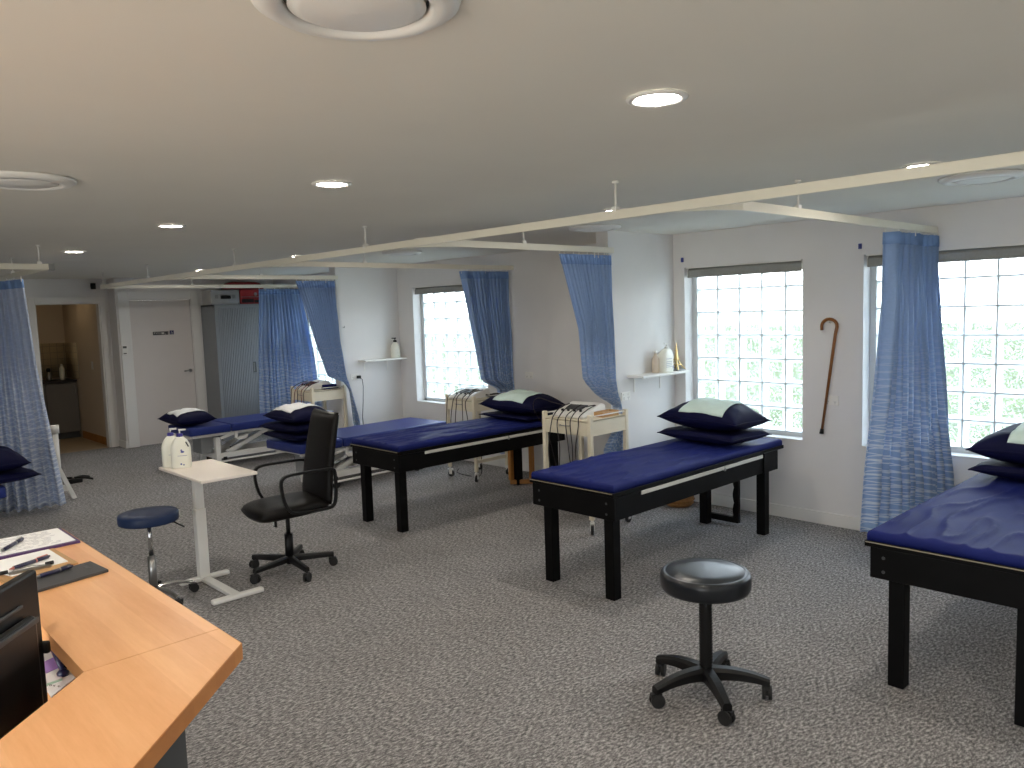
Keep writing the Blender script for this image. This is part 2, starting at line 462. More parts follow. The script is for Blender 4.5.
# the sign on the door: a grey strip with pale lettering strokes, a blue wheelchair square
s = tag(MB().box(4.08, 4.29, YD - .003, YD + .004, 1.573, 1.622).build('door_sign', M_sign, origin=(4.18, YD, 1.6)), 'grey name strip with pale lettering on the white door', 'sign')
w = MB(); x = 4.095
for wd, hh in ((.02, .02), (.018, .014), (.01, .02), (.018, .014), (.02, .014)):
    w.box(x, x + wd * .35, YD - .0045, YD - .003, 1.593, 1.593 + hh); w.box(x, x + wd, YD - .0045, YD - .003, 1.593 + hh * .75, 1.593 + hh); x += wd + .006
w.box(4.20, 4.235, YD - .0045, YD - .003, 1.585, 1.611); w.box(4.245, 4.255, YD - .0045, YD - .003, 1.58, 1.59)
o = w.build('lettering', M_strip, s, origin=(4.18, YD, 1.6)); o.location = (0, 0, 0)
s = tag(MB().box(4.318, 4.372, YD - .003, YD + .004, 1.575, 1.632).build('access_sign', M_signblue, origin=(4.345, YD, 1.6)), 'small blue wheelchair symbol square on the white door', 'sign')
w = MB(); yy = YD - .0045
w.ball((4.342, yy, 1.622), .0045, .001, .0045, 10, 6)
w.bar((4.342, yy, 1.616), (4.344, yy, 1.602), .001, .004, (1, 0, 0)); w.bar((4.344, yy, 1.602), (4.356, yy, 1.601), .001, .004, (0, 0, 1)); w.bar((4.356, yy, 1.601), (4.360, yy, 1.588), .001, .004, (1, 0, 0))
w.tube([(4.343 + .0115 * math.cos(a), yy, 1.594 + .0115 * math.sin(a)) for a in [math.radians(100 + 26 * k) for k in range(10)]], .0017, 6)
o = w.build('wheelchair_symbol', M_white, s, origin=(4.345, YD, 1.6)); o.location = (0, 0, 0)
# wall intercom beside the door
t = thing('wall_controller', 'small white controller with dark display on the door frame', 'controller', (3.672, YD - .022, 1.38))
MB().box(-.035, .035, -.018, 0, -.07, .07).build('housing', M_white, t, bevel=.004)
MB().box(-.025, .025, -.02, -.018, .03, .06).build('display', M_sign, t)
MB().box(-.02, .02, -.02, -.018, -.05, -.035).build('button', M_sign, t)
# black sensor by the ceiling
t = thing('motion_sensor', 'small black sensor box high on the wall by the kitchen opening', 'sensor', (3.42, YO, 2.29))
MB().box(-.03, .03, -.05, 0, -.045, .04).build('housing', M_blackpl, t, bevel=.008)
MB().cyl((0, -.028, -.055), (0, -.028, -.045), .016).build('lens', M_strip, t)

# windows: mortar grid + glass blocks
def glass_window(name, ya, yb, cols_from_high=True):
    fr = MB()
    xi, xo = 6.10, 6.175
    edge = .04
    y_hi, y_lo = yb - edge, ya + .0
    n = max(1, round((y_hi - y_lo) / .205)); step = (y_hi - y_lo) / n
    z_lo, z_hi = SILL + .045, HEAD; rows = 7; zs = (z_hi - z_lo) / rows
    mw = .009
    fr.box(xi - .006, xo, y_hi, yb, SILL, HEAD); fr.box(xi - .006, xo, ya, yb, SILL, SILL + .04)
    for i in range(n + 1):
        y = y_hi - i * step; fr.box(xi - .001, xi + .016, y - mw / 2, y + mw / 2, z_lo - .005, z_hi)
    for k in range(rows + 1):
        z = z_lo + k * zs; fr.box(xi - .0012, xi + .017, y_lo, y_hi, z - mw / 2, z + mw / 2)
    f = struct(fr.build(name, M_mortar))
    pn = MB(); lay = pn.b.loops.layers.uv.verify()
    for i in range(n):
        for k in range(rows):
            y1 = y_hi - i * step - mw / 2; y0 = y1 - step + mw; z0 = z_lo + k * zs + mw / 2; z1 = z0 + zs - mw
            for xf, bul in ((xi, -1), (xo - .004, 1)):
                pn.grid(lambda a, b, xf=xf, bul=bul: (xf + bul * .006 * (math.sin(PI * a) * math.sin(PI * b)) ** .5, y0 + (y1 - y0) * a, z0 + (z1 - z0) * b), 6, 6, lambda a, b: (a, b))
            for e in range(4):
                pn.grid(lambda a, b, e=e: (xi + (xo - .004 - xi) * b, y0 if e == 0 else y1 if e == 1 else y0 + (y1 - y0) * a, (z0 + (z1 - z0) * a) if e < 2 else z0 if e == 2 else z1), 1, 1, lambda a, b: (0.02, 0.02))
    pn.build('pane', M_glassb, f)
    # painted reveal lining and sill board
    s = MB().box(WX - .004, 6.09, ya + .001, yb - .001, SILL - .001, SILL + .012).build('sill', M_trim, f, bevel=.003)
    return f
for nme, a, b in WINS: glass_window(nme, a, b)

def clear_window(name, frames, panes):
    w = MB()
    for bx in frames: w.box(*bx)
    f = struct(w.build(name, M_white))
    if 'clear_glass' not in MATS:
        m, t, o = nt('clear_glass'); tp = N(t, 'ShaderNodeBsdfTransparent'); gl = N(t, 'ShaderNodeBsdfGlossy', Roughness=0.02)
        mx = N(t, 'ShaderNodeMixShader', Fac=0.05); t.links.new(tp.outputs[0], mx.inputs[1]); t.links.new(gl.outputs[0], mx.inputs[2]); t.links.new(mx.outputs[0], o.inputs['Surface'])
        MATS['clear_glass'] = m
    w = MB()
    for bx in panes: w.box(*bx)
    w.build('pane', MATS['clear_glass'], f)
xa, xb = X0 - .13, X0 - .07
fr = [(xa, xb, -1.2, 2.6, .06, .12), (xa, xb, -1.2, 2.6, 2.06, 2.12)] + [(xa, xb, y, y + .06, .12, 2.06) for y in (-1.2, .04, 1.3, 2.54)]
clear_window('window_5', fr, [(X0 - .103, X0 - .097, -1.14, .04, .12, 2.06), (X0 - .103, X0 - .097, .1, 1.3, .12, 2.06), (X0 - .103, X0 - .097, 1.36, 2.54, .12, 2.06)])

# roller blinds
def blind(ya, yb, label):
    t = thing('roller_blind', label, 'blind', (6.0, (ya + yb) / 2, HEAD), 0, 'roller blinds'); h = (yb - ya) / 2 - .02
    w = MB(); w.cyl((.03, -h, -.04), (.03, h, -.04), .034, n=20); w.build('fabric_roll', M_blind, t)
    MB().box(-.008, -.005, -h, h, -.082, -.03).build('fabric_drop', M_blind, t)
    MB().box(-.014, 0, -h, h, -.092, -.076).build('bottom_rail', M_blind, t, bevel=.003)
    MB().box(-.024, .06, -h - .006, h + .006, -.010, 0.0).build('head_rail', M_white, t)
    for s in (-1, 1): MB().box(-.01, .07, s * h + (0 if s > 0 else -.004), s * h + (.004 if s > 0 else 0), -.08, -.006).build('bracket', M_white, t)
blind(6.70, 8.06, 'grey roller blind rolled up over the window behind the second trolley')
blind(2.938, 4.034, 'grey roller blind rolled up over the window beside the walking cane')
blind(0.205, 2.465, 'grey roller blind rolled up over the wide window at the right edge')
blind(9.35, 10.95, 'grey roller blind over the farthest window, half hidden by curtains')
for y, z, lb in ((4.05, 2.16, 'small blue blind cleat on the wall left of the window by the cane'), (2.49, 2.155, 'small blue blind cleat on the wall beside the right curtain')):
    t = thing('blind_cleat', lb, 'cleat', (WX, y, z)); MB().box(-.012, 0, -.012, .012, -.02, .02).build('base', M_label, t, bevel=.003); MB().box(-.022, -.012, -.005, .005, -.012, .012).build('hook', M_label, t)

# outside
struct(MB().box(6.3, 60, -30, 60, -.25, -.12).build('lawn', M_grass))

# ---------------------------------------------------------------- kitchenette
KB = 14.1
struct(MB().box(1.2, 3.7, YO + .02, KB + .1, -.12, -.002).build('floor_kitchen', M_tilefloor))
w = MB(); w.box(1.2, 3.7, KB, KB + .1, 0, H); w.box(3.53, 3.7, YO + .12, KB, 0, H); w.box(1.2, 1.3, YO + .12, KB, 0, H)
struct(w.build('wall_kitchen', M_kwall))
struct(MB().box(3.515, 3.53, YO + .12, 13.5, 0, .11).build('baseboard_kitchen', M_pine))
w = MB(); lay = w.b.loops.layers.uv.verify()
w.grid(lambda a, b: (1.3 + 2.22 * a, KB - .006, .93 + .55 * b), 1, 1, lambda a, b: (2.22 * a, .55 * b))
w.grid(lambda a, b: (3.524, 13.45 + (KB - 13.45) * a, .93 + .55 * b), 1, 1, lambda a, b: (.65 * a, .55 * b))
struct(w.build('trim_3', M_splash, solid=.008))
t = thing('kitchen_cabinet', 'grey kitchen base cabinet under the dark bench beyond the opening', 'cabinet', (2.655, 13.8, 0))
MB().box(-.9, .86, -.22, .29, .1, .87).build('carcass', M_kcab, t)
MB().box(-.9, .86, -.17, .29, 0, .1).build('kickboard', M_dgrey, t)
for i in range(4):
    x = -.9 + i * .44
    dd = MB().box(x + .004, x + .436, -.24, -.22, .11, .86).build('door', M_kcab, t, bevel=.002)
    MB().box(x + .39, x + .405, -.26, -.24, .7, .82).build('handle', M_steel, dd)
MB().box(-.9, .86, -.25, .29, .875, .91).build('benchtop', M_bench, t, bevel=.003)
def lathe_thing(name, label, cat, loc, prof, mat, cap=None, capmat=None, capname='cap'):
    t = thing(name, label, cat, loc)
    MB().lathe(prof, n=20).build('body', mat, t)
    if cap: MB().lathe(cap, n=16).build(capname, capmat, t)
    return t
lathe_thing('soap_bottle', 'white soap bottle on the dark kitchen bench', 'bottle', (3.37, 13.78, .91), [(.0, 0), (.036, 0), (.038, .02), (.038, .17), (.022, .20), (.015, .21)], M_bottle, [(.015, .21), (.018, .212), (.018, .24), (.0, .242)], M_strip)
lathe_thing('dark_bottle', 'dark bottle with black top on the kitchen bench', 'bottle', (3.17, 13.72, .91), [(.0, 0), (.035, 0), (.037, .02), (.037, .1), (.015, .14)], M_steel, [(.015, .14), (.03, .15), (.03, .19), (.0, .2)], M_blackpl)
t = thing('wall_switch', 'white light switch on the kitchen side wall', 'switch', (3.53, 12.75, 1.15)); MB().box(-.008, 0, -.04, .04, -.06, .06).build('plate', M_white, t, bevel=.002); MB().box(-.012, -.008, -.01, .01, -.02, .02).build('rocker', M_white, t)

# ---------------------------------------------------------------- ceiling lights and vents
def downlight(x, y, label):
    t = thing('downlight', label, 'downlight', (x, y, H), 0, 'ceiling downlights')
    MB().lathe([(.062, -.002), (.092, -.002), (.092, -.006), (.078, -.012), (.064, -.006)], n=36, closed=True).build('trim_ring', M_trim, t)
    MB().lathe([(.0, -.004), (.064, -.004), (.064, -.0065), (.0, -.0065)], n=32).build('lens', M_lens, t)
LB = ['nearest round downlight over the open carpet', 'lit downlight above the wide right window bay', 'lit downlight just behind the first track hanger', 'second downlight over the open carpet from the front', 'lit downlight above the bed with one pillow visible',
      'third downlight over the open carpet from the front', 'downlight beside the left curtain track corner', 'lit downlight seen just over the long curtain track by the third bay', 'farthest lit downlight near the white door', 'downlight over the carpet near the kitchen opening']
for (x, y), l in zip(((2.0, 1.44), (4.045, 1.40), (4.045, 3.237), (2.0, 3.29), (4.1, 5.317), (1.988, 5.255), (1.993, 7.454), (4.05, 7.384), (4.03, 9.81), (2.0, 9.7)), LB): downlight(x, y, l)
for x, y, l in ((-.05, 1.44, 'added unseen downlight straight over the reception desk'), (-.05, 3.29, 'added unseen downlight over the floor behind the reception counter'), (2.0, -.41, 'added unseen downlight in the row over the open carpet, at the near end of the room')): downlight(x, y, l)  # out-of-view lamps added along the grid to brighten desk and left side
def vent(x, y, label):
    t = thing('ceiling_vent', label, 'vent', (x, y, H), 0, 'round ceiling vents')
    MB().lathe([(0.1411, -.002), (0.2048, -.002), (0.2020, -.010), (0.1820, -.022), (0.1502, -.026), (0.1411, -.012)], n=48, closed=True).build('rim', M_trim, t)
    MB().lathe([(0.0000, -.012), (0.1319, -.012), (0.1347, -.018), (0.1092, -.026), (0.0000, -.03)], n=48).build('disc', M_trim, t)
    MB().lathe([(0.1365, -.001), (0.1438, -.001), (0.1438, -.006), (0.1365, -.006)], n=40, closed=True).build('gap_shadow', M_dgrey, t)  # dark ring stands in for the shadow between rim and disc
for x, y, l in ((.905, 1.36, 'large round ceiling vent cut by the top edge'), (.86, 3.87, 'round ceiling vent above the left side'), (4.709, 1.335, 'round ceiling vent over the wide right window bay'),
                (4.758, 4.03, 'round ceiling vent over the end of the near partition wall'), (4.772, 6.588, 'round ceiling vent above the second trolley')): vent(x, y, l)

# ---------------------------------------------------------------- curtain tracks
RZ = 2.2225
def arc_path(y, x_end):
    r = .33; pts = [(3.1325, y + r, RZ)]
    for k in range(1, 9):
        a = PI / 2 * k / 8; pts.append((3.1325 + r - r * math.cos(a), y + r - r * math.sin(a), RZ))
    pts.append((x_end, y, RZ)); return pts
prof = [(-.0125, -.0225), (.0125, -.0225), (.0125, .0225), (-.0125, .0225)]
t = thing('curtain_track', 'long cream ceiling curtain track with branches into the window bays', 'curtain track', (3.1325, 5, 0))
def tpart(mb, name, par, mat, o=(3.1325, 5, 0), **k):
    ob = mb.build(name, mat, par, origin=o, **k); ob.location = (0, 0, 0); return ob
tpart(MB().box(3.12, 3.145, -1.2, 10.7, 2.2, 2.245), 'main_rail', t, M_rail, bevel=.003)
for y, xe in ((1.97, 5.965), (4.10, 5.06), (6.22, 5.965), (8.33, 5.07)):
    tpart(MB().tube(arc_path(y, xe), 0, prof=prof), 'branch_rail', t, M_rail)
tpart(MB().box(3.12, 5.9, 10.675, 10.7, 2.2, 2.245), 'branch_rail', t, M_rail)
def hanger(par, x, y, o):
    w = MB(); w.cyl((x, y, 2.24), (x, y, H - .004), .006, n=8); w.cyl((x, y, H - .012), (x, y, H), .016, n=14); w.box(x - .016, x + .016, y - .012, y + .012, 2.236, 2.262)
    tpart(w, 'hanger', par, M_white, o)
for x, y in ((3.1325, -.2), (3.1325, 2.514), (3.1325, 4.752), (3.1325, 6.861), (3.1325, 9.049), (3.1325, 10.6), (3.95, 1.97), (4.05, 4.10), (4.08, 6.22), (4.1, 8.33), (4.26, 10.6875)): hanger(t, x, y, (3.1325, 5, 0))
LX = 1.70
t2 = thing('curtain_track', 'cream curtain track corner over the left treatment bay', 'curtain track', (LX, 7.0, 0))
tpart(MB().box(-2.58, LX + .0125, 6.99, 7.015, 2.2, 2.245), 'cross_rail', t2, M_rail, (LX, 7, 0), bevel=.003)
tpart(MB().box(LX - .0125, LX + .0125, 7.015, 9.6, 2.2, 2.245), 'side_rail', t2, M_rail, (LX, 7, 0), bevel=.003)
tpart(MB().box(LX - .02, LX + .022, 6.982, 7.03, 2.196, 2.249), 'corner_joint', t2, M_grey, (LX, 7, 0), bevel=.004)
for x, y in ((LX - .08, 7.0025), (LX, 8.3), (LX, 9.5), (-.6, 7.0025)): hanger(t2, x, y, (LX, 7, 0))

# ---------------------------------------------------------------- curtains
def lerp_list(pts, s):
    """Smooth sample of a polyline (top to bottom) at s in 0..1 by height."""
    zt, zb = pts[0][2], pts[-1][2]; z = zt + (zb - zt) * s
    for a, b in zip(pts, pts[1:]):
        if a[2] >= z >= b[2] or b is pts[-1]:
            k = (a[2] - z) / max(a[2] - b[2], 1e-6); k = min(max(k, 0), 1)
            return Vector((a[0] + (b[0] - a[0]) * k, a[1] + (b[1] - a[1]) * k, z))
def curtain(label, left, right, folds, amp, n, mat, hang_dir, width=2.0, seed=1, wide_edge=0.0, ragged=0.0):
    rnd = random.Random(seed); ph = [rnd.uniform(0, 6.28) for _ in range(6)]
    L0, R0 = Vector(left[0]), Vector(right[0]); org = (L0 + R0) / 2; org.z = 0
    n = Vector(n).normalized()
    def pos(u, s, off=0.0):
        a, b = lerp_list(left, s), lerp_list(right, s)
        u2 = u
        if wide_edge: u2 = u ** (1 + wide_edge * s) if wide_edge > 0 else 1 - (1 - u) ** (1 - wide_edge * s)
        p = a + (b - a) * u2
        am = amp[0] + (amp[1] - amp[0]) * s
        w1 = math.sin(2 * PI * folds * u + ph[0] + .5 * math.sin(3 * s + ph[1]))
        w2 = math.sin(2 * PI * folds * .5 * u + ph[2] + 1.2 * s)
        w3 = math.sin(2 * PI * folds * 1.63 * u + ph[3])
        k = (1 - abs(w1)) * 1.5 - .75 + w2 * .40 * s + w3 * .30 * (1 - .4 * s)
        p = p + n * (am * k + off)
        if ragged: p.z += ragged * math.sin(2 * PI * u * 1.5 + ph[4]) * s
        return p - org
    zt = left[0][2]; zb = left[-1][2]
    w = MB(); w.grid(lambda u, s: pos(u, s), int(folds * 14), 44, lambda u, s: (u * width, zt + (zb - zt) * s))
    c = w.build('curtain', mat, solid=.004); c.location = org
    tag(c, label, 'curtain', 'blue bay curtains')
    s1 = .075 / (zt - zb)
    w = MB(); w.grid(lambda u, s: pos(u, s * s1) + Vector((0, 0, .002)), int(folds * 14), 2, lambda u, s: (u, s)); w.build('header_band', M_band, c, solid=.011)
    for k in range(9):
        p = pos(.02 + .96 * k / 8, 0); q = org + p
        w = MB(); w.cyl(p + Vector((0, 0, -.02)), Vector((p.x, p.y, 2.2 - .0)), .004, n=8); w.build('hook', M_white, c)
    return c
ZT = 2.178
curtain('wide blue curtain hanging by the right wall next to the cane', [(5.17, 1.97, ZT), (5.155, 1.97, 1.75), (5.05, 1.975, 1.14), (4.96, 1.985, .65), (4.945, 1.99, .29)],
        [(5.93, 1.97, ZT), (5.90, 1.94, 1.53), (5.90, 1.88, .86), (5.87, 1.83, .29)], 6, (.050, .062), (-.15, -1, 0), M_curtain, None, 2.4, 3, wide_edge=-.5)
curtain('blue curtain gathered at the near partition end behind the trolley', [(4.43, 4.10, ZT), (4.53, 4.10, 1.9), (4.635, 4.10, 1.6), (4.70, 4.12, 1.2), (4.84, 4.10, 1.06), (5.05, 4.10, .96), (5.05, 4.10, .76), (4.92, 4.10, .62), (4.88, 4.10, .25)],
        [(5.02, 4.10, ZT), (5.04, 4.10, 1.58), (5.06, 4.09, 1.16), (5.10, 4.09, .9), (5.15, 4.08, .6), (5.16, 4.08, .25)], 8, (.040, .024), (0, -1, 0), M_curtain, None, 2.4, 5, wide_edge=0)
curtain('blue curtain at the wall between the second trolley and partition', [(5.245, 6.22, ZT), (5.355, 6.22, 1.68), (5.475, 6.22, 1.03), (5.74, 6.27, .93), (5.77, 6.30, .2)],
        [(5.885, 6.22, ZT), (5.91, 6.22, 1.55), (5.925, 6.22, .89), (5.925, 6.22, .2)], 7.5, (.044, .032), (0, -1, 0), M_curtain, None, 2.4, 8)
curtain('blue curtain swept aside at the far partition end', [(4.51, 8.31, ZT), (4.62, 8.31, 1.84), (4.735, 8.31, 1.43), (4.85, 8.29, 1.05), (5.05, 8.27, .97), (5.14, 8.27, .86), (5.17, 8.27, .2)],
        [(5.02, 8.31, ZT), (5.05, 8.31, 1.48), (5.115, 8.30, .985), (5.185, 8.30, .73), (5.255, 8.30, .45), (5.28, 8.30, .2)], 7.5, (.042, .024), (0, -1, 0), M_curtain, None, 2.4, 11)
curtain('blue curtain in front of the grey cupboard beside the farthest window', [(5.196, 10.66, ZT), (5.14, 10.66, 1.3), (5.12, 10.66, .52), (5.12, 10.66, .2)],
        [(5.84, 10.66, ZT), (5.88, 10.46, 1.27), (5.88, 10.30, .5), (5.88, 10.30, .2)], 7, (.034, .05), (0, -1, 0), M_curtain, None, 2.4, 14)
curtain('pale blue patterned curtain of the left bay', [(1.50, 9.3, ZT), (1.40, 9.0, 1.4), (1.22, 8.50, .05)],
        [(1.715, 8.02, ZT), (1.79, 8.15, 1.4), (1.98, 8.36, .05)], 4.5, (.04, .085), (-.3, -1, 0), M_curtain2, None, 2.2, 21)

# ---------------------------------------------------------------- pillows, papers
def pz(u, v, h):     # upper face of a pillow, u,v in -1..1
    return h * (max(0, 1 - abs(u) ** 2.8) ** .56) * (max(0, 1 - abs(v) ** 2.8) ** .56)
def pillow_pt(u, v, w, d, h, side, seed):
    x = w / 2 * u * (1 - .06 * (1 - v * v)); y = d / 2 * v * (1 - .07 * (1 - u * u))
    k = pz(u, v, h)
    nz = noise.noise(Vector((x * 6 + seed, y * 6, seed * 1.7))) * .5 + noise.noise(Vector((x * 14, y * 14 + seed, 3.1))) * .25
    fl = (1 - u ** 4) * (1 - v ** 4)
    z = (k * .62 + nz * .040 * fl) if side > 0 else (-k * .38)
    return Vector((x, y, z + h * .38))
def pillow(label, loc, rz, w=.62, d=.40, h=.13, seed=1.0, tilt=(0, 0), cap=None, mat=None, group='pillows on the treatment beds'):
    mb = MB(); n = 28
    def squash(p):                      # a pillow below another is pressed flat where the upper one lies
        if cap and p.z > cap: p.z = cap + (p.z - cap) * .04
        return p
    for s in (1, -1): mb.grid(lambda a, b: squash(pillow_pt(2 * a - 1, 2 * b - 1, w, d, h, s, seed)), n, n)
    bmesh.ops.remove_doubles(mb.b, verts=mb.b.verts, dist=.0008)
    o = mb.build('pillow', mat or M_pillow); o.location = loc; o.rotation_euler = (tilt[0], tilt[1], rz)
    tag(o, label, 'pillow', group)
    # piped seam
    pts = []
    for k in range(48):
        a = k / 48 * 4; e = int(a); f = a - e
        u, v = [(2 * f - 1, -1), (1, 2 * f - 1), (1 - 2 * f, 1), (-1, 1 - 2 * f)][e]
        pts.append(pillow_pt(u * .998, v * .998, w, d, h, 1, seed))
    MB().tube(pts, .004, 6, closed=True).build('seam', mat or M_pillow, o)
    return o
def paper_on(pil, label, mat, u0, u1, v0, v1, w, d, h, seed, name='face_paper', lift=.006):
    mb = MB(); mb.grid(lambda a, b: pillow_pt(u0 + (u1 - u0) * a, v0 + (v1 - v0) * b, w, d, h, 1, seed) + Vector((0, 0, lift + .003 * math.sin(9 * a + 4 * b))), 18, 18)
    o = mb.build(name, mat, solid=.0025)
    o.location = pil.location; o.rotation_euler = pil.rotation_euler
    return tag(o, label, 'paper sheet', 'paper sheets on the pillows')

# ---------------------------------------------------------------- black plinth beds
def make_bed():
    t = thing('treatment_bed', '', 'treatment bed', (0, 0, 0), 0, 'black timber treatment beds')
    for x, y in ((0, .03), (0, .535), (1.80, .03), (1.80, .535)):
        MB().box(x, x + .07, y, y + .07, 0, .62).build('leg', M_black, t, bevel=.004)
    MB().box(-.022, 0, .0, .68, .5, .642).build('end_board', M_black, t, bevel=.004)
    w = MB(); w.box(1.91, 1.932, .0, .66, .5, .642); w.build('end_board', M_black, t, bevel=.004)
    for y0, y1 in ((0, .028), (.607, .635)): MB().box(0, 1.91, y0, y1, .5, .638).build('side_board', M_black, t, bevel=.003)
    MB().box(1.72, 1.925, -.012, 0.0, .5, .65).build('corner_plate', M_black, t, bevel=.003)
    MB().box(-.025, 2.04, -.0, .705, .642, .668).build('platform', M_black, t, bevel=.003)
    MB().box(-.0265, -.025, .01, .70, .661, .666).build('edge_trim', M_bronze, t)
    for x0, x1 in ((.24, 1.18), (1.19, 1.71)): MB().box(x0, x1, -.008, 0.0, .616, .640).build('side_strip', M_strip, t, bevel=.002)
    MB().cyl((1.185, -.012, .618), (1.185, 0, .618), .012, n=14).build('hinge', M_steel, t)
    for y in (.06, .62):
        for z in (.535, .60): MB().cyl((-.0235, y, z), (-.022, y, z), .008, n=12).build('bolt', M_dgrey, t)
    # mattress in a fitted sheet, wrinkled
    mb = MB(); x0, x1, y0, y1, z0, z1 = -.012, 2.03, .008, .698, .668, .714
    def top(a, b):
        x = x0 + (x1 - x0) * a; y = y0 + (y1 - y0) * b
        e = min(a * (x1 - x0), (1 - a) * (x1 - x0), b * (y1 - y0), (1 - b) * (y1 - y0)); r = .016
        dz = 0 if e >= r else -(r - math.sqrt(max(0, r * r - (r - e) ** 2)))
        q = Vector((x * 1.6 + y * 2.2, y * 5.5 - x * .5, 1.3)); amp = .007 + .009 * math.exp(-((a - .25) / .3) ** 2)
        rid = 1 - abs(noise.noise(q * 1.7)) * 2
        wr = amp * (max(0, rid) ** 3) + .004 * noise.noise(Vector((x * 5, y * 9, 7.7)))
        return Vector((x, y, z1 + dz + (wr if e > r else 0)))
    nx, ny = 130, 56
    us = [0, .002, .005, .008] + [.008 + .984 * i / nx for i in range(1, nx)] + [.992, .995, .998, 1]
    vs_ = [0, .006, .013, .022] + [.022 + .956 * i / ny for i in range(1, ny)] + [.978, .987, .994, 1]
    g = [[mb.v(top(u, v)) for u in us] for v in vs_]
    for j in range(len(vs_) - 1):
        for i in range(len(us) - 1): mb.f([g[j][i], g[j][i + 1], g[j + 1][i + 1], g[j + 1][i]], True)
    edge = [g[0][i] for i in range(len(us))] + [g[j][-1] for j in range(1, len(vs_))] + [g[-1][i] for i in range(len(us) - 2, -1, -1)] + [g[j][0] for j in range(len(vs_) - 2, 0, -1)]
    low = [mb.v((v.co.x, v.co.y, z0)) for v in edge]; m = len(edge)
    for i in range(m): mb.f([low[i], low[(i + 1) % m], edge[(i + 1) % m], edge[i]], True)
    mb.f(low[::-1])
    mb.build('mattress', M_navy, t)
    return t
def scallop_strut(mat, t, x, ya, yb):
    """Back-rest support frame that hangs under the head end: two uprights, one notched, and a foot bar."""
    w = MB(); w.box(x, x + .035, yb, yb + .05, .03, .58)
    w.box(x, x + .035, ya, yb + .05, .03, .075)
    poly = [(0.0, .075), (.0, .58)]
    for k in range(20):
        z = .56 - k * .0245; poly.append((.035 + .012 * abs(math.sin(k * PI / 5)), z))
    poly.append((.045, .075))
    vs0 = [w.v((x, ya + p, z)) for p, z in poly]; vs1 = [w.v((x + .035, ya + p, z)) for p, z in poly]; n = len(poly)
    w.f(vs0); w.f(vs1[::-1])
    for i in range(n): w.f([vs0[i], vs0[(i + 1) % n], vs1[(i + 1) % n], vs1[i]])
    return w.build('support_strut', mat, t)
bed = make_bed(); G = 'black timber treatment beds'
bed.location = (3.585, 2.917, 0); bed['label'] = 'black timber treatment bed with navy sheet beside the cane window'
bed2 = dup(bed, (3.62, 5.14, 0), 0, 'black timber treatment bed with a honey-coloured support strut underneath', G)
bed4 = dup(bed, (3.60, .757, 0), 0, 'black timber treatment bed with navy sheet beside the wide right curtain', G)
scallop_strut(M_black, bed, 1.875, .30, .57)
scallop_strut(M_black, bed4, 1.86, .30, .57)
w = MB(); w.bar((1.765, .615, .03), (1.94, .455, .03), .04, .045); w.bar((1.775, .606, .05), (1.775, .606, .52), .04, .045, (1, 0, 0)); w.bar((1.93, .464, .05), (1.93, .464, .52), .04, .045, (1, 0, 0))
so = w.build('support_strut', M_pine, bed2, bevel=.004); so['label'] = 'honey-coloured timber support strut'

PW = .66
# pillows: bed beside the cane window
a = pillow('lower navy pillow of the pair on the bed by the cane window', (5.20, 3.27, .718), PI / 2 - .10, .70, .48, .165, 2.0, cap=.094)
b = pillow('upper navy pillow of the pair on the bed by the cane window', (5.21, 3.28, .812), PI / 2 + .0, .68, .50, .215, 5.0, tilt=(.04, -.03))
paper_on(b, 'mint paper sheet on the pillows by the cane window', M_paper, -.62, .50, -.35, .93, .68, .50, .215, 5.0)
a = pillow('flat lower navy pillow on the bed with the honey strut', (5.28, 5.46, .718), PI / 2 - .04, .70, .48, .10, 8.0, cap=.052)
b = pillow('plump upper navy pillow on the bed with the honey strut', (5.30, 5.45, .770), PI / 2 + .05, .72, .50, .205, 9.0, tilt=(.03, -.02))
paper_on(b, 'pale paper sheet on the pillow beside the second trolley', M_paper, -.55, .55, -.30, .93, .72, .50, .205, 9.0)
a = pillow('lower navy pillow of the pair cut by the right edge', (5.18, 1.10, .718), PI / 2 + .02, .68, .48, .15, 12.0, cap=.087)
b = pillow('upper navy pillow of the pair cut by the right edge', (5.17, 1.10, .805), PI / 2 - .04, .68, .50, .22, 14.0)
paper_on(b, 'mint paper sheet on the pillow cut by the right edge', M_paper, -.55, .42, -.35, .93, .68, .50, .22, 14.0)

